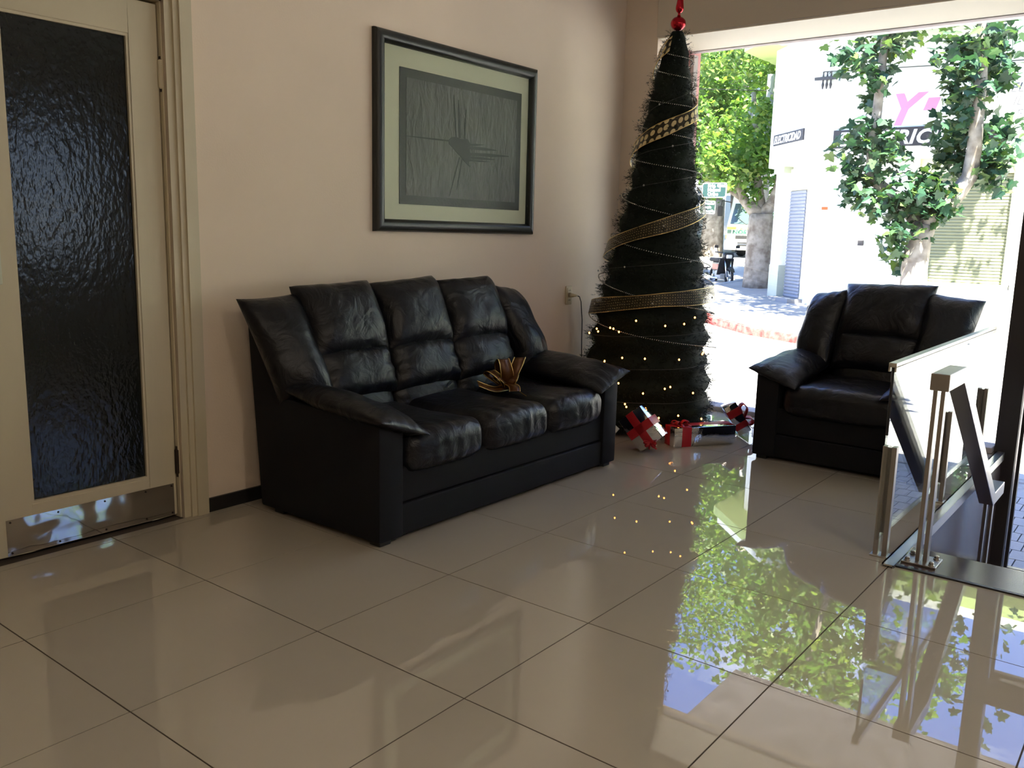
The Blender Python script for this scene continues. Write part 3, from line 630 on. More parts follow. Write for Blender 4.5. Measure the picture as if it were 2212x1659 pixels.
# ribbon garlands: turns given as (phi in half turns, height)
def helix(keys, n_per=26):
    pts = []
    for (a, z0), (b, z1) in zip(keys, keys[1:]):
        n = max(2, int(n_per * abs(b - a)))
        for i in range(n): t = i / n; pts.append((math.pi * (a + (b - a) * t), z0 + (z1 - z0) * t))
    pts.append((math.pi * keys[-1][0], keys[-1][1])); return pts
def ribbon_mat(name, scale, rad):
    m = D.materials.new(name); m.use_nodes = True; t, n, l = nodes_of(m); b = n['Principled BSDF']
    uv = n.new('ShaderNodeUVMap'); mp_ = n.new('ShaderNodeMapping'); mp_.inputs['Scale'].default_value = (scale, scale, 1)
    vo = n.new('ShaderNodeTexVoronoi'); vo.voronoi_dimensions = '2D'; vo.inputs['Randomness'].default_value = 0.25; vo.inputs['Scale'].default_value = 1.0
    l.new(uv.outputs[0], mp_.inputs[0]); l.new(mp_.outputs[0], vo.inputs['Vector'])
    lt = n.new('ShaderNodeMath'); lt.operation = 'LESS_THAN'; lt.inputs[1].default_value = rad; l.new(vo.outputs['Distance'], lt.inputs[0])
    mxx = n.new('ShaderNodeMixRGB'); l.new(lt.outputs[0], mxx.inputs[0]); mxx.inputs[1].default_value = (0.055, 0.040, 0.016, 1); mxx.inputs[2].default_value = (0.62, 0.50, 0.26, 1)
    l.new(mxx.outputs[0], b.inputs['Base Color']); b.inputs['Roughness'].default_value = 0.4; b.inputs['Metallic'].default_value = 0.25
    al = n.new('ShaderNodeMapRange'); l.new(lt.outputs[0], al.inputs[0]); al.inputs[3].default_value = 0.72; al.inputs[4].default_value = 1.0
    l.new(al.outputs[0], b.inputs['Alpha']); return m
def ribbon(name, label, keys, wd, m_):
    t = thing(name, label, 'ribbon', tree_axis(keys[-1][1])); pts = helix(keys); vs = []; uvs = []; L_ = 0; prev = None
    for i, (ph, z) in enumerate(pts):
        p = tree_p(z, ph, 1.0, 0.014 + 0.004 * math.sin(ph * 5 + z * 9)); up = (tree_p(z + 0.02, ph) - tree_p(z - 0.02, ph)).normalized()
        if prev: L_ += (p - prev).length
        prev = p; w_ = wd * (1 + 0.10 * math.sin(ph * 3.3))
        vs += [p - up * w_ / 2 + V((0, 0, 0)), p + up * w_ / 2]; uvs += [(L_, 0), (L_, w_)]
    mb = MB().add(vs, [(2 * i, 2 * i + 1, 2 * i + 3, 2 * i + 2) for i in range(len(pts) - 1)])
    o = obj('band', mb, m_, t, smooth=True); ul = o.data.uv_layers.new(name='UVMap')
    for lp in o.data.loops: ul.data[lp.index].uv = uvs[lp.vertex_index]
    for s_ in (0, 1): obj('wire_edge', MB().tube([vs[2 * i + s_] for i in range(len(pts))], 0.0022, 5), M_goldwire, t, smooth=True)
    return t
ribbon('dotted_ribbon', 'sheer ribbon with large gold dots winding round the upper tree', [(0.62, 2.36), (1.0, 2.255), (2.0, 2.0), (3.0, 1.735), (3.3, 1.66)], 0.088, ribbon_mat('large_dot_ribbon', 22, 0.36))
r2 = ribbon('speckled_ribbon', 'sheer brown ribbon with tiny gold specks winding round the lower tree', [(3.7, 1.56), (4.0, 1.425), (5.0, 1.135), (6.0, 0.89), (6.45, 0.855), (7.0, 0.765), (7.5, 0.70)], 0.085, ribbon_mat('tiny_dot_ribbon', 62, 0.12))
# bead garland winds the other way
row = lambda y: 2.44 - (y - 70) * 0.002848
LR = [(108, 132), (145, 175), (207, 231), (261, 300), (329, 366), (408, 476), (494, 560), (584, 664), (669, 739)]
keys = []
for i, (a, b) in enumerate(LR): keys += [(1.0 - 2 * i, row(a)), (0.0 - 2 * i, row(b))]
M_bead = mat('silver_beads', (0.60, 0.58, 0.52), 0.25, metal=0.9)
M_wire = mat('grey_lamp_wire', (0.08, 0.08, 0.075), 0.5)
bg_ = MB(); dense = helix(keys, 200); acc = 0; prev = None
ico = bmesh.new(); bmesh.ops.create_icosphere(ico, subdivisions=1, radius=0.0040); IV = [v.co.copy() for v in ico.verts]; IF = [tuple(v.index for v in f.verts) for f in ico.faces]; ico.free()
sag = lambda ph: -0.012 * math.sin(ph) ** 2
for ph, z in dense:
    p = tree_p(z + sag(ph), ph, 1.0, 0.008)
    if prev is None or (p - prev).length > 0.0105: bg_.add([p + q for q in IV], IF); prev = p
tag(tag(obj('bead_garland', bg_, M_bead, None, smooth=True), 'thin silver bead garland spiralling round the Christmas tree', 'garland'), kind='stuff')
# string of lamps
sl = thing('string_lights', 'string of small warm lamps wound round the Christmas tree', 'string lights', T0)
kz = [(-1, 2.30)]
for i, (a, b) in enumerate([(182, 250), (290, 335), (360, 408), (452, 500), (535, 575), (620, 650), (690, 718), (762, 785), (838, 850), (885, 905)]): kz += [(2 * i, row(a)), (2 * i + 1, row(b))]
wp = helix(kz, 40); obj('wire', MB().tube([tree_p(max(z, 0.05), ph, 1.0, 0.004 + 0.006 * math.sin(ph * 7)) for ph, z in wp], 0.0012, 4), M_wire, sl)
M_bulb = mat('lit_bulb', (1, 0.6, 0.25), 0.3, emit=(1.0, 0.36, 0.07), estr=8.0)
M_dim = mat('unlit_bulb', (0.35, 0.35, 0.33), 0.15)
bsph = MB().lathe([(0.0005, -0.0062)] + [(0.0052 * math.cos(math.radians(t)), 0.0062 * math.sin(math.radians(t))) for t in range(-60, 61, 20)] + [(0.0005, 0.0062)], (0, 0, 0), 10)
def on_tree(px, py, add=0.035):
    d = (CAM_R @ V(((px - CAM_W / 2) / CAM_F, -(py - CAM_H / 2) / CAM_F, -1))).normalized(); s_ = 4.6
    for _ in range(400):
        p = CAM_C + d * s_
        if (p - tree_axis(max(0, p.z))).to_2d().length < tree_r(p.z) + add: return p
        s_ += 0.004
    return None
first = None
for q in ((1374, 693), (1437, 704), (1478, 700), (1501, 686), (1289, 710), (1292, 716), (1318, 708), (1325, 710), (1337, 717), (1273, 719), (1256, 784), (1306, 780), (1305, 783), (1344, 773), (1393, 775), (1467, 777), (1519, 762), (1517, 765), (1336, 828), (1436, 840), (1448, 836), (1497, 849), (1353, 879), (1350, 873), (1369, 889), (1423, 903), (1423, 909), (1465, 898), (1515, 905), (1330, 838), (1389, 850)):
    p = on_tree(*q)
    if p is None: continue
    if first is None: first = obj('bulb', bsph, M_bulb, sl, smooth=True, local=True); first.location = p - WOFF[sl.name]
    else: part_copy(first, sl, p - WOFF[sl.name])
fd = None
for i in range(34):
    ph, z = wp[int((i + 0.5) * len(wp) * 0.62 / 34)]; p = tree_p(z, ph, 1, 0.022) - WOFF[sl.name]
    if fd is None: fd = obj('unlit_bulb', bsph, M_dim, sl, smooth=True, local=True); fd.location = p
    else: part_copy(fd, sl, p)

# ------------------------------------------------------------------ presents
M_foil = mat('silver_foil', (0.80, 0.81, 0.84), 0.07, metal=1.0, bump=0.28, bscale=13, detail=4, distortion=1.0, bdist=0.01)
M_redrib = mat('red_satin_ribbon', (0.46, 0.014, 0.022), 0.42, bump=0.08, bscale=18)
def present(label, o_, ax, ay, az, bands, bow=None):
    """box from corner o_ along the edge vectors ax, ay, az; bands = (axis the band runs round, position, width)"""
    o_, ax, ay, az = V(o_), V(ax), V(ay), V(az); lowest = min((o_ + ax * i + ay * j + az * k for i in (0, 1) for j in (0, 1) for k in (0, 1)), key=lambda p: p.z)
    t = thing('present', label, 'present', lowest, group='presents under the Christmas tree')
    def fill(a0, a1, b0, b1, c0, c1, nm, m_, bev=0.002):
        vs = [o_ + ax * a + ay * b + az * c for a in (a0, a1) for b in (b0, b1) for c in (c0, c1)]
        return obj(nm, MB().add(vs, [(0, 1, 3, 2), (4, 6, 7, 5), (0, 4, 5, 1), (2, 3, 7, 6), (0, 2, 6, 4), (1, 5, 7, 3)]), m_, t, bevel=bev, bseg=2, smooth=True, angle=35)
    fill(0, 1, 0, 1, 0, 1, 'box', M_foil, 0.003)
    for axn, pos, wd in bands:
        ln = (ax, ay, az)[axn].length; h = wd / ln / 2; e = 0.0016
        lim = []
        for k, vv in enumerate((ax, ay, az)):
            lim += [pos - h, pos + h] if k == axn else [-e / vv.length, 1 + e / vv.length]
        fill(*lim, 'ribbon_band', M_redrib, 0.0008)
    if bow:
        c, u, nrm, s_ = V(bow[0]), V(bow[1]).normalized(), V(bow[2]).normalized(), bow[3]; v_ = nrm.cross(u)
        for k, (dx, dy) in enumerate(((-1, 0.25), (1, 0.3), (-0.8, -0.5), (0.85, -0.45))):
            e_ = (u * dx + v_ * dy) * s_
            strip('bow_loop', [c, c + e_ * 0.5 + nrm * s_ * 0.5, c + e_ + nrm * s_ * 0.45, c + e_ * 0.95 + nrm * s_ * 0.12, c + e_ * 0.4 + nrm * s_ * 0.06, c], (u * -dy + v_ * dx), s_ * 0.42, t, M_redrib)
        for dx, dy in ((0.9, -1.0), (-0.3, -1.2)):
            e_ = (u * dx + v_ * dy) * s_
            strip('bow_tail', [c, c + e_ * 0.5 + nrm * s_ * 0.2, c + e_ * 1.05 - nrm * s_ * 0.05], (u * -dy + v_ * dx), s_ * 0.30, t, M_redrib)
    return t
# long box lying in front
a0 = V((3.497, 0.305, 0.002)); aL = V((0.352, -0.225, 0)); aD = V((0.082, 0.125, 0)); aH = V((0, 0, 0.113))
present('long low silver present with red ribbon, lying in front of the tree', a0, aL, aD, aH, [(0, 0.20, 0.062), (1, 0.55, 0.060)], (a0 + aL * 0.20 + aD * 0.55 + aH, aL, (0, 0, 1), 0.050))
rxv, fv, zv = V((0.618, -0.786, 0)), V((0.786, 0.618, 0)), V((0, 0, 1))
th = math.radians(27); r_ = rxv * math.cos(th) - fv * math.sin(th); f_ = fv * math.cos(th) + rxv * math.sin(th)
pb = V((3.253, 0.390, 0.003)); ax_, ay_, az_ = r_ * 0.122 + zv * 0.105, r_ * -0.140 + zv * 0.163, f_ * 0.12
present('silver present with crossed red ribbons, tipped up on one corner beside the long box', pb, ax_, ay_, az_, [(0, 0.5, 0.050), (1, 0.5, 0.052)], (pb + ax_ * 0.5 + V((0, 0, 0.012)) - f_ * 0.01, r_, (-f_ * 0.6 + zv * -0.2), 0.035))
pc = V((3.165, 0.60, 0.003)); cx_, cy_, cz_ = rxv * 0.105 + zv * 0.12, rxv * -0.14 + zv * 0.1225, fv * 0.11
present('silver present with red ribbon, half hidden behind the sofa end', pc, cx_, cy_, cz_, [(0, 0.45, 0.06), (1, 0.55, 0.06)])
pd = V((4.035, 0.13, 0.003)); dx_, dy_, dz_ = rxv * -0.11 + zv * 0.175, rxv * 0.07 + zv * 0.044, fv * 0.10
present('silver present with big red bow, leaning on the tree behind the long box', pd, dx_, dy_, dz_, [(0, 0.72, 0.05), (0, 0.28, 0.04)], (pd + dx_ * 0.42 + dy_ + dz_ * 0.3, dx_, dy_, 0.085))

# ------------------------------------------------------------------ glass balustrade
RYG = -1.14
gr = thing('glass_balustrade', 'low glass balustrade with steel cap beside the steps', 'railing', (2.48, RYG, 0))
gl = [(2.40, 0.085), (4.36, 0.085), (4.36, 0.765), (2.40, 0.765)]
cut = [(2.425, 0.085)] + gl[1:] + [(2.395, 0.768), (2.392, 0.74), (2.405, 0.66), (2.42, 0.60)]
obj('glass_panel', MB().prism([(x, RYG - 0.004, z) for x, z in gl], (0, 0.008, 0)), M_glass_t, gr)
obj('edge_seal', MB().tube([(2.396, RYG, 0.765), (2.397, RYG, 0.70), (2.398, RYG, 0.60), (2.399, RYG, 0.50)], 0.0055, 6), M_black, gr)
obj('cap_rail', MB().box((2.385, RYG - 0.014, 0.762), (4.40, RYG + 0.014, 0.778)).box((2.385, RYG - 0.014, 0.745), (4.40, RYG - 0.008, 0.765)).box((2.385, RYG + 0.008, 0.745), (4.40, RYG + 0.014, 0.765)), M_alu, gr)
for x in (2.48, 3.43, 4.305):
    p_ = obj('channel_post', MB().box((x - 0.016, RYG - 0.026, 0.0), (x + 0.016, RYG - 0.007, 0.443)).box((x - 0.016, RYG + 0.007, 0.0), (x + 0.016, RYG + 0.026, 0.443)).box((x + 0.005, RYG - 0.007, 0.09), (x + 0.012, RYG + 0.007, 0.435)), M_steel, gr, bevel=0.0015)
    obj('floor_flange', MB().rbox((x - 0.03, RYG - 0.035, 0.0), (x + 0.03, RYG + 0.035, 0.005), 0.002, seg=1, n=1), M_alu, p_, weld=True)

# ------------------------------------------------------------------ stair handrail
RYH = -1.288
hr = thing('stair_handrail', 'square steel stair handrail on flat bar posts with bolted base plate', 'handrail', (2.504, RYH, 0))
def square_rail(path, wy, hz):
    mb = MB(); vs = []
    for i, (x, z, nx, nz) in enumerate(path):
        for dy, dn in ((-wy / 2, -1), (wy / 2, -1), (wy / 2, 1), (-wy / 2, 1)): vs.append((x + nx * hz / 2 * dn, RYH + dy, z + nz * hz / 2 * dn))
    n = len(path); fs = [(4 * i + k, 4 * i + (k + 1) % 4, 4 * i + 4 + (k + 1) % 4, 4 * i + 4 + k) for i in range(n - 1) for k in range(4)]
    return mb.add(vs, fs + [(3, 2, 1, 0), (4 * n - 4, 4 * n - 3, 4 * n - 2, 4 * n - 1)])
sl_ = math.atan2(-0.76, 1.03); h1 = sl_ / 2; k1 = 1 / math.cos(h1)
mit = (-math.sin(h1) * k1, math.cos(h1) * k1)
zt, zb, hz = 0.712, -0.050, 0.064
obj('rail', square_rail([(2.475, zt, 0, 1), (2.765, zt, mit[0], mit[1]), (3.85, zb, mit[0], mit[1]), (4.13, zb, 0, 1)], 0.066, hz), M_steel, hr, bevel=0.003)
for x, zb_, zt_ in ((2.504, 0.004, zt - hz / 2), (3.93, -0.75, zb - hz / 2)):
    for dy in (-0.0135, 0.0135):
        obj('post_bar', MB().box((x - 0.020, RYH + dy - 0.0075, zb_), (x + 0.020, RYH + dy + 0.0075, zt_)), M_steel, hr, bevel=0.001)
    bp = obj('base_plate', MB().rbox((x - 0.062, RYH - 0.062, zb_), (x + 0.062, RYH + 0.062, zb_ + 0.008), 0.002, seg=1, n=1), M_steel, hr, weld=True)
    for sx in (-1, 1):
        for sy in (-1, 1): obj('bolt', MB().lathe([(0.0125, 0), (0.0125, 0.003), (0.0095, 0.004), (0.0095, 0.012), (0.005, 0.015)], (x + sx * 0.043, RYH + sy * 0.043, zb_ + 0.008), 6), M_steel, bp)

# ------------------------------------------------------------------ corner shop across the street
M_white = mat('white_render', (0.80, 0.80, 0.76), 0.8, bump=0.05, bscale=20)
M_cream = mat('pale_yellow_render', (0.66, 0.66, 0.44), 0.8)
M_shut_g = mat('grey_roller_shutter', (0.22, 0.235, 0.265), 0.6)
M_shut_y = mat('cream_roller_shutter', (0.25, 0.26, 0.165), 0.6)
M_plinth = mat('green_grey_plinth', (0.42, 0.45, 0.36), 0.8)
M_eave = mat('green_eave', (0.36, 0.46, 0.16), 0.7)
M_signblk = mat('black_sign_print', (0.030, 0.028, 0.032), 0.6)
M_signwht = mat('white_sign_print', (0.85, 0.85, 0.83), 0.6)
M_signpink = mat('pink_sign_print', (0.75, 0.26, 0.42), 0.6)
M_signgrey = mat('dark_sign_print', (0.06, 0.06, 0.075), 0.6)
FX = 18.0; CY = 4.55; CH = 1.45                        # main front, chamfer start, chamfer size
sb = thing('corner_shop', 'white two storey corner shop with roller shutters and signs across the street', 'building', (FX, CY, -0.2))
def walls(nm, z0, z1, out, m_):
    """ring of wall following the chamfered corner, pushed out by `out`"""
    o2 = out * 0.414
    pl = [(FX - out, -22), (FX - out, CY + o2), (FX + CH - o2, CY + CH + out), (FX + 22, CY + CH + out), (FX + 22, -22)]
    mb = MB().prism([(x, y, z0) for x, y in pl], (0, 0, z1 - z0)); return obj(nm, mb, m_, sb, weld=True)
walls('lower_wall', -0.9, 2.9, 0.0, M_white)
walls('upper_wall', 2.86, 5.5, 0.32, M_white)
walls('roof_eave', 5.50, 5.72, 1.0, M_eave)
walls('parapet', 5.72, 5.95, 0.9, M_white)
cd = V((1, 1, 0)).normalized(); cn = V((-1, 1, 0)).normalized()      # along and out of the chamfer
def shutter(nm, o_, u, nrm, w_, z0, z1, m_, pitch=0.075):
    o_, u, nrm = V(o_), V(u), V(nrm); mb = MB(); n = int((z1 - z0) / pitch); rows = []
    for i in range(n + 1):
        z = z0 + (z1 - z0) * i / n
        rows += [(z, 0.004), (z + pitch * 0.3, 0.022), (z + pitch * 0.75, 0.022)]
    rows = [r for r in rows if r[0] <= z1]
    vs = []
    for z, d in rows: vs += [o_ + nrm * d + V((0, 0, z)), o_ + u * w_ + nrm * d + V((0, 0, z))]
    mb.add(vs, [(2 * i, 2 * i + 1, 2 * i + 3, 2 * i + 2) for i in range(len(rows) - 1)])
    return obj(nm, mb, m_, sb)
c0 = V((FX, CY, 0))
# shutter in the chamfer between two piers
shutter('roller_shutter', c0 + cd * 0.72, cd, cn, 0.80, -0.10, 2.32, M_shut_g)
def slab(nm, o_, u, nrm, a, b, d0, d1, z0, z1, m_, par=None):
    o_ = V(o_); ps = [o_ + u * a + nrm * d0, o_ + u * b + nrm * d0, o_ + u * b + nrm * d1, o_ + u * a + nrm * d1]
    return obj(nm, MB().prism([(p.x, p.y, z0) for p in ps], (0, 0, z1 - z0)), m_, par or sb, weld=True)
slab('pier', c0, cd, cn, 1.56, 2.06, -0.3, 0.16, -0.9, 2.75, M_white)
slab('pier_plinth', c0, cd, cn, 1.55, 2.07, -0.3, 0.175, -0.9, 0.62, M_plinth)
slab('pier_capital', c0, cd, cn, 1.53, 2.08, -0.3, 0.22, 2.72, 2.86, M_plinth)
slab('shutter_box', c0, cd, cn, 0.66, 1.56, 0, 0.05, 2.32, 2.80, M_cream)
slab('door_step', c0, cd, cn, 0.55, 1.6, 0, 0.35, -0.45, -0.10, M_walk)
# shutter window in the main front
uy = V((0, -1, 0)); nx_ = V((-1, 0, 0))
f0 = V((FX, 0, 0))
shutter('roller_shutter', V((FX, 2.62, 0)), uy, nx_, 1.66, 0.46, 2.55, M_shut_y, 0.06)
for a, b, z0, z1 in ((2.74, 2.62, 0.36, 2.86), (0.96, 0.84, 0.36, 2.86)): obj('window_jamb', MB().box((FX - 0.10, b, z0), (FX, a, z1)), M_cream, sb)
obj('shutter_box', MB().box((FX - 0.07, 0.96, 2.55), (FX, 2.62, 2.86)), M_cream, sb)
obj('sill', MB().box((FX - 0.12, 0.84, 0.34), (FX, 2.74, 0.46)), M_cream, sb)
obj('meter_box', MB().rbox((FX - 0.06, 3.60, 1.13), (FX, 3.71, 1.24), 0.008, seg=1, n=1), M_signblk, sb, weld=True)
pq = obj('wall_plaque', MB().rbox((FX - 0.02, 4.38, 1.70), (FX, 4.55, 1.98), 0.004, seg=1, n=1), M_signwht, sb, weld=True)
obj('plaque_stripe', MB().box((FX - 0.024, 4.40, 1.86), (FX - 0.019, 4.53, 1.92)), mat('orange_print', (0.5, 0.12, 0.02), 0.6), pq)
# signs on the upper front
UX = FX - 0.32
sg = obj('sign_band', MB().box((UX - 0.03, 1.25, 3.09), (UX, 4.30, 3.45)), M_signblk, sb)
lettering('lettering', 'ELECTRICIDAD', 0.37, (UX - 0.031, 4.22, 3.14), uy, zv, M_signwht, sg, shear=0.25, offset=0.012, space=1.06, sx=1.05)
lettering('lettering', 'Y', 0.80, (UX - 0.002, 3.30, 3.52), uy, zv, M_signpink, sb, shear=0.35, offset=0.03)
obj('pink_stroke', MB().prism([(UX - 0.006, 2.62, 3.75), (UX - 0.006, 2.40, 3.75), (UX - 0.006, 2.32, 3.98), (UX - 0.006, 2.54, 3.98)], (0.006, 0, 0)), M_signpink, sb)
obj('pink_stroke', MB().prism([(UX - 0.006, 2.20, 3.70), (UX - 0.006, 1.90, 3.70), (UX - 0.006, 1.89, 3.74), (UX - 0.006, 2.19, 3.74)], (0.006, 0, 0)), M_signpink, sb)
obj('pink_stroke', MB().prism([(UX - 0.006, 1.72, 3.62), (UX - 0.006, 1.62, 3.62), (UX - 0.006, 1.44, 4.16), (UX - 0.006, 1.54, 4.16)], (0.006, 0, 0)), M_signpink, sb)
for i, tx in enumerate(('ELECTRICIDAD', 'ILUMINACION', 'FERRETERIA')):
    lettering('lettering', tx, 0.235, (UX - 0.002, 1.16 - 0.06 * i, 3.98 - 0.235 * i), uy, zv, M_signgrey, sb, shear=0.25, offset=-0.003)
qs = c0 + cn * 0.322 + cd * 0.02
s2 = obj('sign_band', MB().prism([qs + cd * 0.38 + V((0, 0, 3.34)), qs + cd * 1.92 + V((0, 0, 3.34)), qs + cd * 1.92 + V((0, 0, 3.58)), qs + cd * 0.38 + V((0, 0, 3.58))], cn * 0.03), M_signblk, sb, weld=True)
lettering('lettering', 'ELECTRICIDAD', 0.235, qs + cd * 1.88 + cn * 0.032 + V((0, 0, 3.38)), -cd, zv, M_signwht, s2, shear=0.3, offset=0.006, sx=0.86)
# insulator bracket on the wall
M_iron = mat('dark_iron', (0.05, 0.05, 0.055), 0.6)
br = obj('wall_bracket', MB().box((UX - 0.14, 4.30, 4.46), (UX - 0.08, 4.75, 4.52)).box((UX - 0.1, 4.50, 4.47), (UX, 4.54, 4.51)), M_iron, sb)
for y in (4.42, 4.50, 4.58):
    obj('insulator', MB().lathe([(0.012, -0.22), (0.03, -0.14), (0.015, -0.08), (0.028, -0.02), (0.012, 0.08), (0.02, 0.12)], (UX - 0.11, y, 4.50), 8), M_iron, br)

# ------------------------------------------------------------------ plane trees
BARK = mat('plane_bark', (0.155, 0.125, 0.095), 0.9, bump=0.5, bscale=9, vscale=5.5, col2=(0.29, 0.26, 0.215), vary=0.15)
LEAF_N = leaf_mat('plane_leaves_near_shaded', (0.012, 0.042, 0.024), (0.024, 0.068, 0.034), (0.085, 0.135, 0.035), 0.28)  # dark tone: shade from the crown above is put into this colour
LEAF_F = leaf_mat('plane_leaves_far_and_sunlit', (0.065, 0.135, 0.030), (0.105, 0.20, 0.042), (0.22, 0.28, 0.06), 0.50)  # lighter tone, also used as the sunlit colour of the forked tree's crown
LOUT = [(0, -0.15), (0.22, -0.30), (0.50, -0.22), (0.40, 0.02), (0.62, 0.25), (0.30, 0.28), (0.22, 0.50), (0.0, 0.78), (-0.22, 0.50), (-0.30, 0.28), (-0.62, 0.25), (-0.40, 0.02), (-0.50, -0.22), (-0.22, -0.30)]
LOUT2 = [(0, -0.2), (0.5, -0.2), (0.6, 0.25), (0.25, 0.35), (0, 0.75), (-0.25, 0.35), (-0.6, 0.25), (-0.5, -0.2)]
def leaf_pts(outline, s_, rot, fold=0.18):
    return [rot @ V((x * s_, y * s_, -abs(x) * s_ * fold)) for x, y in outline] + [rot @ V((0, 0.12 * s_, 0))]
def rnd_rot(rg, droop=0.5):
    return Euler((rg.gauss(-droop, 0.55), rg.gauss(0, 0.55), rg.uniform(0, 6.2832)), 'XYZ').to_matrix()
def leaf_mesh(name, centres, s_, outline, rg, material, parent):
    vs = []; fs = []; n = len(outline)
    for c in centres:
        ps = leaf_pts(outline, s_ * rg.uniform(0.6, 1.3), rnd_rot(rg)); k = len(vs); vs += [c + p for p in ps]
        fs += [(k + n, k + i, k + (i + 1) % n) for i in range(n)]
    mb = MB(); mb.v = vs; mb.f = fs
    return tag(obj(name, mb, material, parent), None, None, None, 'stuff')
def blob(rg, c, r, n, shell=0.55):
    o_ = []
    for _ in range(n):
        d = V((rg.gauss(0, 1), rg.gauss(0, 1), rg.gauss(0, 1))).normalized(); q = rg.uniform(shell, 1) ** 0.6
        o_.append(V(c) + V((d.x * r[0], d.y * r[1], d.z * r[2])) * q)
    return o_
def clumps(rg, c, r, n_cl, per, cr_):
    o_ = []
    for c2 in blob(rg, c, r, n_cl, 0.25): o_ += blob(rg, c2, (cr_ * rg.uniform(.7, 1.3),) * 3, per, 0.2)
    return o_
def limb(mb, pts, r0, r1, n=10):
    m_ = len(pts); mb.tube(pts, [r0 + (r1 - r0) * i / (m_ - 1) for i in range(m_)], n)
rg = random.Random(21)
# forked tree in front of the shop
R1 = 17.0
ty = thing('plane_tree', 'forked plane tree with big leaves in front of the white shop', 'tree', (15.45, 1.98, -0.36))
yp = lambda px, py, r=R1: at(px, py, r)
tk = MB()
limb(tk, [V((15.45, 1.98, -0.5)), yp(1972, 640), yp(1975, 580), yp(1985, 520), yp(1998, 485)], 0.25, 0.19, 14)
obj('trunk', tk, BARK, ty, smooth=True)
b1_ = MB(); limb(b1_, [yp(1992, 495), yp(2030, 460), yp(2070, 415), yp(2095, 380), yp(2105, 320, 16.8), yp(2112, 240, 16.7), yp(2120, 170, 16.7), yp(2122, 60, 16.7), yp(2110, -160, 16.7)], 0.17, 0.06)
obj('branch', b1_, BARK, ty, smooth=True)
b2_ = MB(); limb(b2_, [yp(1992, 492), yp(1950, 440, 17.2), yp(1905, 405, 17.3), yp(1882, 380, 17.2), yp(1885, 310, 17.1), yp(1895, 240, 17), yp(1903, 160, 17), yp(1915, 60, 17), yp(1890, -200, 17)], 0.13, 0.055)
obj('branch', b2_, BARK, ty, smooth=True)
cl_ = [(1845, 130, 42), (1900, 112, 58), (1940, 92, 36), (1893, 172, 34), (1880, 215, 26), (2060, 112, 44), (2110, 100, 60), (2150, 92, 48), (2118, 160, 56), (2165, 150, 42), (2062, 190, 30), (2105, 205, 40),
       (1880, 288, 52), (1848, 330, 56), (1915, 338, 52), (1862, 392, 52), (1885, 440, 36), (1850, 420, 36), (2060, 262, 44), (2110, 300, 62), (2062, 330, 56), (2140, 335, 56), (2172, 285, 34), (2095, 372, 46), (2150, 390, 34),
       (1960, 418, 52), (2020, 420, 42), (1925, 448, 34), (1982, 470, 48), (1942, 512, 40), (1935, 545, 28), (1945, 580, 20), (2040, 445, 34), (1995, 395, 40)]
near = []
for px, py, pr in cl_:
    c = yp(px, py, R1 + rg.uniform(-0.5, 0.5)); rad = pr * R1 / CAM_F
    near += blob(rg, c, (rad, rad, rad * 0.95), int(8 + (pr / 9.0) ** 2 * 2.4), 0.05)
rg.shuffle(near)
single = near[:300]; others = near[300:]
lm = None
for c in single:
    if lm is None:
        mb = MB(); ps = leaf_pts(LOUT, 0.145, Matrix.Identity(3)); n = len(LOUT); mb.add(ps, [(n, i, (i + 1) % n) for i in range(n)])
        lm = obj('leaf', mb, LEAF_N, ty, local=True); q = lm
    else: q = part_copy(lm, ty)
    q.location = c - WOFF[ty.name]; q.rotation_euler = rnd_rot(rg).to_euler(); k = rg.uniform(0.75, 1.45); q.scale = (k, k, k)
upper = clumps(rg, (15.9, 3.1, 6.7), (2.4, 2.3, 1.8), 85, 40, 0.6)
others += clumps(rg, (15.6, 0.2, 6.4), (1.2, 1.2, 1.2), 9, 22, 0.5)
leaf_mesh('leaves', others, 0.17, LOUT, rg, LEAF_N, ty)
leaf_mesh('crown_leaves', upper, 0.17, LOUT, rg, LEAF_F, ty)  # same tree, paler leaf colour: sunlight on the crown is painted in

# trees of the side street
def side_tree(label, base, limbs, crowns, ls, trunk_r, n_seed):
    b = V(base); t = thing('plane_tree', label, 'tree', b); g = random.Random(n_seed)
    for i, (pts, r0, r1) in enumerate(limbs):
        mb = MB(); limb(mb, [V(p) for p in pts], r0, r1, 12); obj('trunk' if i == 0 else 'branch', mb, BARK, t, smooth=True)
    cs = []
    for c, r, k, per, cr2 in crowns: cs += clumps(g, c, r, k, per, cr2)
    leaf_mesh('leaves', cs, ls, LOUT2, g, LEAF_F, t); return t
A_ = lambda px, py, r=24.0: at(px, py, r)
tb = A_(1636, 612)
side_tree('stout plane tree in front of the white bus', tb, [
    ([tb - V((0, 0, 0.3)), A_(1637, 600), A_(1640, 560), A_(1641, 520), A_(1643, 485), A_(1644, 462)], 0.40, 0.30),
    ([A_(1644, 470), A_(1622, 448), A_(1605, 430), A_(1590, 380)], 0.20, 0.08), ([A_(1646, 468), A_(1668, 440), A_(1682, 400), A_(1690, 330)], 0.19, 0.07),
    ([A_(1645, 470), A_(1642, 430, 24.2), A_(1632, 350, 24.5), A_(1628, 200, 25)], 0.15, 0.06), ([A_(1607, 432), A_(1560, 400), A_(1530, 370)], 0.08, 0.03)],
    [(A_(1605, 330, 24), (1.7, 1.7, 1.15), 34, 60, 0.42), (A_(1560, 350, 24), (1.0, 1.0, 0.9), 14, 55, 0.4), (A_(1670, 320, 24.5), (0.9, 0.9, 1.1), 14, 50, 0.4), (V((21.6, 7.6, 8.0)), (3.2, 3.2, 3.4), 100, 60, 0.65)], 0.13, 0.4, 31)
tb2 = at(1600, 590, 43) ; tb2.z = ground(tb2.x) - 0.1
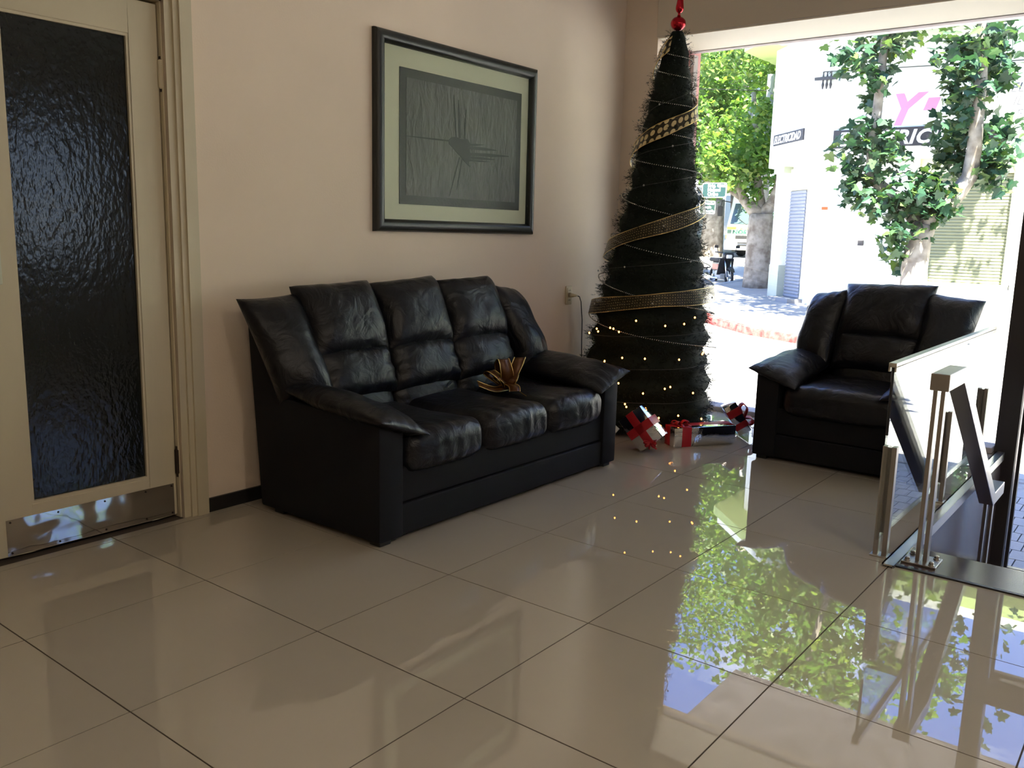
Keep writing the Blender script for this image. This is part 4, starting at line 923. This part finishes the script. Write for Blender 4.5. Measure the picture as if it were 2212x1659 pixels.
side_tree('tall plane tree with long pale upright branches in the side street', tb2, [
    ([tb2 - V((0, 0, 0.3)), at(1598, 480, 43), at(1597, 400, 43), at(1597, 320, 43)], 0.46, 0.36),
    ([at(1597, 330, 43), at(1598, 270, 43), at(1585, 200, 43), at(1572, 120, 43), at(1555, -60, 43)], 0.26, 0.14),
    ([at(1597, 330, 43), at(1602, 240, 43), at(1601, 150, 43), at(1598, 60, 43), at(1600, -120, 43)], 0.21, 0.12),
    ([at(1600, 250, 43), at(1612, 190, 43), at(1622, 130, 43), at(1640, 30, 43)], 0.13, 0.08),
    ([at(1588, 300, 43.3), at(1586, 260, 43.3), at(1580, 180, 43.5)], 0.15, 0.09)],
    [(at(1560, 170, 47), (2.8, 2.8, 2.4), 50, 60, 0.5), (at(1640, 180, 47), (2.4, 2.4, 2.3), 44, 60, 0.5), (at(1530, 300, 46), (1.9, 1.9, 1.9), 30, 55, 0.5), (at(1600, 300, 47), (2.5, 2.5, 1.8), 36, 60, 0.5), (V((36.0, 15.5, 13.5)), (4.6, 4.6, 4.2), 90, 60, 0.7)], 0.20, 0.4, 32)
tb3 = at(1702, 560, 27); tb3.z = ground(tb3.x) - 0.1; tb3.y = max(tb3.y, 7.2)
side_tree('plane tree with a thick dark stem beside the utility pole', tb3, [
    ([tb3 - V((0, 0, 0.3)), at(1704, 480, 27), at(1702, 330, 27), at(1700, 240, 27)], 0.34, 0.27),
    ([at(1700, 250, 27), at(1697, 180, 27), at(1692, 110, 27), at(1690, -40, 27)], 0.21, 0.14), ([at(1702, 245, 27), at(1708, 180, 27), at(1703, 110, 27), at(1712, 0, 27)], 0.13, 0.09)],
    [(at(1670, 110, 28), (1.5, 1.5, 1.4), 24, 60, 0.5), (at(1720, 150, 28.5), (1.0, 1.0, 1.2), 14, 55, 0.5), (at(1690, 400, 29), (1.2, 1.2, 1.2), 16, 55, 0.5), (V((25.5, 6.6, 10.0)), (2.6, 2.6, 3.0), 44, 60, 0.7)], 0.14, 0.35, 33)
tb4 = at(1536, 570, 38)
side_tree('thick trunked plane tree across the side street behind the street signs', tb4, [
    ([tb4 - V((0, 0, 0.4)), at(1536, 540, 38), at(1541, 480, 38), at(1545, 430, 38)], 0.52, 0.40),
    ([at(1545, 440, 38), at(1555, 380, 38), at(1570, 250, 38)], 0.3, 0.12), ([at(1545, 440, 38), at(1530, 370, 38), at(1515, 250, 38)], 0.3, 0.12)],
    [(at(1540, 290, 38), (2.6, 2.6, 2.4), 60, 60, 0.6), (at(1600, 210, 38), (2.4, 2.4, 2.6), 50, 60, 0.6), (at(1680, 260, 40), (2.6, 2.6, 3.0), 50, 60, 0.6), (at(1530, 60, 38), (3.2, 3.2, 3.2), 60, 60, 0.7)], 0.19, 0.5, 34)

for i, (x, y, lb) in enumerate(((14.6, -5.5, 'round street tree beyond the shop front, nearest to it'), (14.6, -11.5, 'round street tree further along the shop side of the street'), (6.7, -7.2, 'street tree on the near pavement right of the lobby'))):
    z0 = ground(x); side_tree(lb, (x, y, z0), [([(x, y, z0 - 0.2), (x, y, z0 + 1.4), (x + 0.1, y + 0.1, z0 + 2.6)], 0.26, 0.20), ([(x, y, z0 + 2.4), (x - 0.6, y + 0.5, z0 + 4.2)], 0.14, 0.05), ([(x, y, z0 + 2.4), (x + 0.7, y - 0.4, z0 + 4.4)], 0.14, 0.05)],
        [((x, y, z0 + 4.6), (2.4, 2.4, 2.2), 46, 40, 0.7)], 0.17, 0.3, 40 + i)

# ------------------------------------------------------------------ white bus in the side street
M_busw = mat('white_bus_paint', (0.66, 0.70, 0.55), 0.35, spec=0.5)
M_busg = mat('grey_bumper', (0.36, 0.36, 0.35), 0.5)
M_busy = mat('yellow_stripe', (0.55, 0.55, 0.08), 0.4)
M_green = mat('dark_green_print', (0.02, 0.09, 0.05), 0.5)
M_rubber = mat('black_rubber', (0.012, 0.012, 0.012), 0.8)
M_chrome = mat('chrome', (0.7, 0.7, 0.72), 0.15, metal=1.0)
M_lamp = mat('headlamp_glass', (0.75, 0.72, 0.66), 0.12)
M_amber = mat('amber_lamp', (0.55, 0.16, 0.05), 0.3)
M_pane = mat('tinted_vehicle_glass', (0.055, 0.085, 0.085), 0.06, spec=0.7)
bp_ = at(1622, 553, 37); bo = V((bp_.x, bp_.y, bp_.z - 0.05))
bus = thing('bus', 'white bus with green lettering parked facing us behind the stout tree', 'bus', bo, 0.0)
bx = lambda x, y, z: bo + V((x, y, z))
def bus_prism(nm, prof, hw, m_, par=bus, bev=0.0):
    return obj(nm, MB().prism([bx(x, -hw, z) for x, z in prof], (0, 2 * hw, 0)), m_, par, weld=True, bevel=bev)
bus_prism('body', [(0.02, 0.62), (0.0, 0.80), (0.05, 1.27), (0.42, 2.15), (0.55, 2.62), (0.80, 2.85), (7.0, 2.85), (7.0, 0.45), (0.3, 0.45)], 1.15, M_busw, bev=0.03)
bm_ = bus_prism('bumper', [(-0.10, 0.28), (-0.14, 0.45), (-0.10, 0.66), (0.35, 0.70), (0.35, 0.25)], 1.16, M_busg, bev=0.02)
for z in (0.44, 0.54): obj('bumper_slot', MB().box(bx(-0.155, -0.55, z), bx(-0.09, 0.55, z + 0.05)), M_rubber, bm_)
obj('number_plate', MB().box(bx(-0.16, -0.26, 0.31), bx(-0.10, 0.26, 0.40)), M_shut_g, bm_)
gl_ = obj('grille', MB().box(bx(-0.025, -0.72, 0.72), bx(0.05, 0.72, 0.86)), M_rubber, bus)
obj('emblem', MB().lathe([(0.065, 0), (0.065, 0.015)], bx(-0.03, 0, 0.79), 16, Matrix.Rotation(-math.pi / 2, 3, 'Y')), M_chrome, gl_)
for s_ in (-1, 1):
    hl = obj('headlamp', MB().rbox(bx(-0.035, s_ * 0.93 - 0.16, 0.72), bx(0.06, s_ * 0.93 + 0.16, 0.88), 0.02, n=1), M_lamp, bus, weld=True, smooth=True)
    obj('indicator', MB().rbox(bx(-0.03, s_ * 1.10 - 0.05, 0.72), bx(0.07, s_ * 1.10 + 0.05, 0.88), 0.015, n=1), M_amber, hl, weld=True)
    mr = obj('wing_mirror', MB().tube([bx(0.35, s_ * 1.15, 2.2), bx(-0.1, s_ * 1.35, 2.25), bx(-0.15, s_ * 1.38, 2.0)], 0.02, 6), M_rubber, bus)
    obj('mirror_glass', MB().rbox(bx(-0.22, s_ * 1.38 - 0.10, 1.62), bx(-0.12, s_ * 1.38 + 0.10, 2.02), 0.03, n=1), M_rubber, mr, weld=True)
    for x in (1.3, 5.4):
        wl_ = obj('wheel', MB().lathe([(0.12, -0.12), (0.40, -0.12), (0.44, -0.06), (0.44, 0.06), (0.40, 0.12), (0.12, 0.12)], bx(x, s_ * 1.0, 0.44), 24, Matrix.Rotation(math.pi / 2, 3, 'X')), M_rubber, bus, smooth=True, angle=40)
        obj('hub', MB().lathe([(0.22, 0), (0.20, 0.03), (0.08, 0.05)], bx(x, s_ * 1.12, 0.44), 16, Matrix.Rotation(-s_ * math.pi / 2, 3, 'X')), M_chrome, wl_)
sn = V((-0.94, 0, 0.36)) * 0.012
def slope(x0, z0, x1, z1, t): return x0 + (x1 - x0) * t, z0 + (z1 - z0) * t
ws = obj('windscreen', MB().prism([bx(0.06, -1.0, 1.32), bx(0.06, 1.0, 1.32), bx(0.425, 0.98, 2.14), bx(0.425, -0.98, 2.14)], (-0.03, 0, 0.012)), M_pane, bus)
for s_ in (-0.5, 0.3): obj('wiper', MB().tube([bx(0.02, s_, 1.30), bx(0.10, s_ + 0.35, 1.52)], 0.012, 5), M_rubber, ws)
obj('stripe', MB().prism([bx(0.018, -1.12, 1.10), bx(0.018, 1.12, 1.10), bx(0.034, 1.12, 1.20), bx(0.034, -1.12, 1.20)], (-0.014, 0, 0)), M_busy, bus)
lettering('lettering', 'NOS', 0.20, bx(-0.012, 0.86, 0.93), (0, -1, 0), (0.1, 0, 1), M_green, bus, offset=0.008, sx=1.45)
lettering('lettering', 'S', 0.20, bx(-0.012, -0.06, 0.93), (0, -1, 0), (0.1, 0, 1), M_green, bus, offset=0.008, sx=1.45)
obj('round_emblem', MB().lathe([(0.085, 0), (0.085, 0.012)], bx(-0.008, 0.03, 1.0), 16, Matrix.Rotation(-math.pi / 2, 3, 'Y')), M_green, bus)
for k in range(3): obj('logo_bar', MB().box(bx(-0.006, 0.93, 0.94 + 0.05 * k), bx(0.02, 1.10, 0.97 + 0.05 * k)), M_green, bus)
lettering('lettering', '18', 0.18, bx(-0.010, -0.72, 0.93), (0, -1, 0), (0.1, 0, 1), M_green, bus)
for i in range(5):
    x = 0.75 + 1.2 * i; wd = obj('side_window', MB().rbox(bx(x, -1.165, 1.35), bx(x + 1.05, -1.14, 2.3), 0.01, seg=1, n=1), M_pane, bus, weld=True)
    obj('window_bar', MB().box(bx(x, -1.175, 1.80), bx(x + 1.05, -1.16, 1.84)), M_chrome, wd)

# ------------------------------------------------------------------ blue open car
M_blue = mat('blue_car_paint', (0.02, 0.045, 0.16), 0.25, coat=0.5)
co = at(1693, 588, 30); co.z -= 0.02
car = thing('open_car', 'dark blue open car with black windscreen frame parked behind the stout tree', 'car', co)
cx = lambda x, y, z: co + V((x, y, z))
obj('body', MB().rbox(cx(0.0, -0.78, 0.32), cx(3.4, 0.78, 0.80), 0.08, n=2), M_blue, car, smooth=True, weld=True)
obj('bonnet', MB().rbox(cx(0.05, -0.62, 0.72), cx(1.2, 0.62, 0.95), 0.08, n=2), M_blue, car, smooth=True, weld=True)
obj('bumper', MB().rbox(cx(-0.14, -0.80, 0.30), cx(0.02, 0.80, 0.46), 0.04, n=1), M_rubber, car, weld=True)
obj('windscreen_frame', MB().tube([cx(1.15, -0.66, 0.9), cx(1.45, -0.62, 1.38), cx(1.45, 0.62, 1.38), cx(1.15, 0.66, 0.9)], 0.045, 8), M_rubber, car, smooth=True)
obj('roll_bar', MB().tube([cx(2.1, -0.68, 0.8), cx(2.1, -0.62, 1.45), cx(2.1, 0.62, 1.45), cx(2.1, 0.68, 0.8)], 0.05, 8), M_rubber, car, smooth=True)
obj('windscreen', MB().prism([cx(1.16, -0.62, 0.92), cx(1.16, 0.62, 0.92), cx(1.44, 0.58, 1.36), cx(1.44, -0.58, 1.36)], (0.01, 0, 0)), M_glass, car)
for s_ in (-1, 1):
    obj('headlamp', MB().lathe([(0.10, 0), (0.10, 0.05), (0.07, 0.07)], cx(0.03, s_ * 0.56, 0.66), 16, Matrix.Rotation(-math.pi / 2, 3, 'Y')), M_lamp, car, smooth=True)
    for x in (0.62, 2.7): obj('wheel', MB().lathe([(0.15, -0.10), (0.30, -0.10), (0.33, -0.05), (0.33, 0.05), (0.30, 0.10), (0.15, 0.10)], cx(x, s_ * 0.72, 0.33), 20, Matrix.Rotation(math.pi / 2, 3, 'X')), M_rubber, car, smooth=True, angle=40)

# ------------------------------------------------------------------ motorcycle
mo = at(1556, 617, 27)
mc = thing('motorcycle', 'small black motorcycle parked on the far sidewalk', 'motorcycle', mo, math.atan2(-0.726, -0.69))
M_mblack = mat('black_bike_plastic', (0.016, 0.016, 0.018), 0.35); M_mred = mat('red_bike_tank', (0.40, 0.03, 0.02), 0.35)
lo = lambda nm, mb, m_, par=mc, **k: obj(nm, mb, m_, par, local=True, **k)
def ring(c, R, r, n=28, m=8): return [(c, R, r, n, m)]
def torus(c, R, r, n=28, m=8):
    mb = MB(); vs = []
    for i in range(n):
        a = 6.2832 * i / n
        for k in range(m):
            b = 6.2832 * k / m; vs.append((c[0] + (R + r * math.cos(b)) * math.cos(a), c[1] + r * math.sin(b), c[2] + (R + r * math.cos(b)) * math.sin(a)))
    return mb.add(vs, [(i * m + k, i * m + (k + 1) % m, ((i + 1) % n) * m + (k + 1) % m, ((i + 1) % n) * m + k) for i in range(n) for k in range(m)])
for x in (0.62, -0.58):
    wh = lo('wheel', torus((x, 0, 0.285), 0.245, 0.042), M_rubber, smooth=True)
    sp = MB()
    for k in range(6): a = k * 1.0472; sp.tube([(x, 0, 0.285), (x + 0.235 * math.cos(a), 0, 0.285 + 0.235 * math.sin(a))], 0.010, 5)
    sp.lathe([(0.05, -0.05), (0.05, 0.05)], (x, 0, 0.285), 12, Matrix.Rotation(math.pi / 2, 3, 'X')); lo('spokes', sp, M_chrome, wh)
for s_ in (-1, 1):
    lo('fork', MB().tube([(0.62, s_ * 0.075, 0.285), (0.42, s_ * 0.08, 0.84)], 0.024, 8), M_chrome, smooth=True)
    hb = lo('handlebar', MB().tube([(0.38, 0.0, 0.96), (0.36, s_ * 0.14, 0.99), (0.26, s_ * 0.33, 1.0)], 0.018, 8), M_mblack, smooth=True)
    lo('mirror', MB().tube([(0.30, s_ * 0.26, 1.0), (0.34, s_ * 0.30, 1.14)], 0.008, 5).rbox((0.32, s_ * 0.33 - 0.06, 1.12), (0.35, s_ * 0.33 + 0.06, 1.20), 0.012, n=1), M_mblack, hb)
lo('front_fender', MB().grid(lambda a, b: V((0.62 + 0.305 * math.cos(0.5 + 2.2 * a), (b - 0.5) * 0.12, 0.285 + 0.305 * math.sin(0.5 + 2.2 * a))), 14, 3), M_mblack, smooth=True)
fr_ = lo('fairing', MB().rbox((0.34, -0.17, 0.80), (0.54, 0.17, 1.0), 0.07, n=1), M_mblack, smooth=True, weld=True)
lo('headlamp', MB().rbox((0.50, -0.09, 0.82), (0.57, 0.09, 0.93), 0.03, n=1), M_lamp, fr_, smooth=True, weld=True)
lo('leg_shield', MB().prism([(0.40, -0.22, 0.82), (0.24, -0.24, 0.34), (0.24, 0.24, 0.34), (0.40, 0.22, 0.82)], (-0.04, 0, -0.01)), M_mblack, bevel=0.01)
lo('tank_body', MB().rbox((-0.55, -0.12, 0.42), (0.25, 0.12, 0.72), 0.09, n=2), M_mblack, smooth=True, weld=True)
for s_ in (-1, 1): lo('side_cover', MB().rbox((-0.40, s_ * 0.125 - 0.012, 0.48), (0.05, s_ * 0.125 + 0.012, 0.64), 0.01, n=1), M_mred, weld=True)
lo('engine', MB().rbox((-0.15, -0.15, 0.20), (0.25, 0.15, 0.46), 0.05, n=1), M_busg, smooth=True, weld=True)
lo('seat', MB().rbox((-0.72, -0.13, 0.70), (0.08, 0.13, 0.82), 0.05, n=2), M_rubber, smooth=True, weld=True)
lo('exhaust', MB().tube([(0.15, -0.16, 0.24), (-0.2, -0.19, 0.22), (-0.75, -0.19, 0.32)], [0.025, 0.04, 0.05], 10), M_chrome, smooth=True)
lo('side_stand', MB().tube([(-0.05, 0.10, 0.25), (0.0, 0.24, 0.0)], 0.012, 6), M_mblack)

# ------------------------------------------------------------------ street name signs at the corner
M_sign = mat('green_sign_enamel', (0.008, 0.036, 0.030), 0.45)
M_galv = mat('galvanised_pole', (0.45, 0.46, 0.48), 0.45, metal=0.7)
p0 = at(1502, 440, 16.0)
sp_ = thing('street_sign', 'two green street name signs on a post at the corner', 'sign', (p0.x, p0.y, ground(p0.x)))
obj('post', MB().tube([(p0.x, p0.y, ground(p0.x)), (p0.x, p0.y, at(1502, 388, 16).z)], 0.035, 10), M_galv, sp_, smooth=True)
def name_plate(tl, tr, bl, lines, sz, m_=0.010):
    tl, tr, bl = V(tl), V(tr), V(bl); u = tr - tl; u.z *= 0.3; w_ = u.length; u.normalize(); h = (tl - bl).length; up = V((0, 0, 1)); nr = u.cross(up)
    c0_ = tl - up * h
    def rr_(ins, off):
        pts = []; r = 0.035
        for cxx, cyy, a0 in ((w_ - ins - r, h - ins - r, 0), (ins + r, h - ins - r, 90), (ins + r, ins + r, 180), (w_ - ins - r, ins + r, 270)):
            for k in range(5): a = math.radians(a0 + 22.5 * k); pts.append(c0_ + u * (cxx + r * math.cos(a)) + up * (cyy + r * math.sin(a)) + nr * off)
        return pts
    pl = obj('sign_border', MB().prism(rr_(0, 0), nr * 0.010), M_signwht, sp_); obj('sign_face', MB().prism(rr_(0.016, 0.010), nr * 0.004), M_sign, pl)
    for i, tx in enumerate(lines): lettering('lettering', tx, sz, c0_ + u * w_ * 0.24 + up * (h * (0.70 - 0.285 * i)) + nr * 0.015, u, up, M_signwht, pl, extrude=0.002, offset=0.003)
    for k in (0.22, 0.78):
        pp_ = c0_ + up * h * k; obj('clamp', MB().tube([V((p0.x, p0.y, pp_.z)), pp_ + u * 0.05], 0.016, 6), M_galv, pl)
name_plate(at(1518, 395, 15.9), at(1571, 395, 15.7), at(1518, 427, 15.9), ['Brig. Gral.', 'Manuel', 'Oribe'], 0.082)
name_plate(at(1511, 432, 15.9), at(1545, 434, 16.2), at(1511, 461, 15.9), ['Monseñor', 'Joaquin', 'Arrospide'], 0.066)

# ------------------------------------------------------------------ utility pole, lamps, wires
M_pole = mat('grey_concrete_pole', (0.42, 0.41, 0.39), 0.9)
pt = at(1666, 160, 25.5); pbm = at(1656, 330, 25.5); dd = (pbm - pt).normalized(); kk = (ground(pbm.x) - pt.z) / dd.z
up_ = thing('utility_pole', 'grey concrete utility pole in the side street', 'pole', pt + dd * kk)
obj('shaft', MB().tube([pt, pt + dd * kk], [0.09, 0.16], 10), M_pole, up_, smooth=True)
obj('crossarm', MB().tube([at(1655, 216, 25.3), at(1700, 216, 25.0), at(1762, 215, 24.6)], 0.025, 6), M_galv, up_)
obj('crossarm', MB().tube([at(1645, 231, 25.4), at(1724, 229, 25.0)], 0.03, 6), M_galv, up_)
for q, r in ((1663, 0.15), (1629, 0.16)):
    c = at(q, 223 if q > 1640 else 240, 25.2)
    la = obj('lamp_arm', MB().tube([at(1660, 226, 25.4), c + V((0, 0, 0.1)), c], 0.02, 6), M_galv, up_)
    obj('lamp_head', MB().lathe([(0.03, 0.16), (r * 0.8, 0.08), (r, -0.02), (r * 0.7, -0.10), (0.03, -0.14)], c, 14), M_shut_g, la, smooth=True)
obj('junction_box', MB().rbox(at(1648, 275, 25.4), at(1648, 275, 25.4) + V((0.15, 0.2, 0.35)), 0.02, n=1), M_iron, up_, weld=True)
for i, (a, b, lb) in enumerate(((at(1664, 200, 25.4), V((UX - 0.11, 4.42, 4.62)), 'thin black cable from the pole to the shop wall'), (at(1662, 196, 25.4), V((14.0, 16.0, 6.0)), 'thin black cable from the pole across the corner'), (V((UX - 0.11, 4.58, 4.62)), V((UX - 0.2, -20, 4.9)), 'thin black cable along the shop front'))):
    ps = [a.lerp(b, t / 12) - V((0, 0, 0.35 * math.sin(math.pi * t / 12))) for t in range(13)]
    tag(obj('overhead_cable', MB().tube(ps, 0.010, 5), M_iron), lb, 'cable')

# ------------------------------------------------------------------ pale house across the side street
hx, hy = 27.0, 17.2
hs = thing('house', 'pale house with pilasters and barred gates across the side street', 'building', (hx, hy, 0.3))
obj('wall', MB().box((hx, hy, -0.6), (hx + 40, hy + 5, 5.2)), M_white, hs)
obj('plinth', MB().box((hx, hy - 0.06, -0.6), (hx + 40, hy, 1.35)), M_plinth, hs)
for i in range(22):
    x = hx + 0.3 + 1.8 * i
    obj('pilaster', MB().box((x, hy - 0.20, -0.5), (x + 0.42, hy, 4.6)).box((x - 0.08, hy - 0.26, 3.9), (x + 0.5, hy, 4.2)), M_white, hs)
    if i % 2 == 0:
        gt = obj('gate_opening', MB().box((x + 0.55, hy - 0.08, 0.5), (x + 1.65, hy - 0.02, 3.4)), M_shut_g, hs)
        for k in range(7): obj('gate_bar', MB().box((x + 0.60 + 0.16 * k, hy - 0.13, 0.5), (x + 0.63 + 0.16 * k, hy - 0.08, 3.4)), M_white, gt)
    else:
        obj('window', MB().box((x + 0.7, hy - 0.06, 1.6), (x + 1.55, hy - 0.0, 3.3)), M_pane, hs)
obj('cornice', MB().box((hx, hy - 0.35, 4.6), (hx + 40, hy, 4.9)), M_white, hs)
bpy.context.view_layer.update()
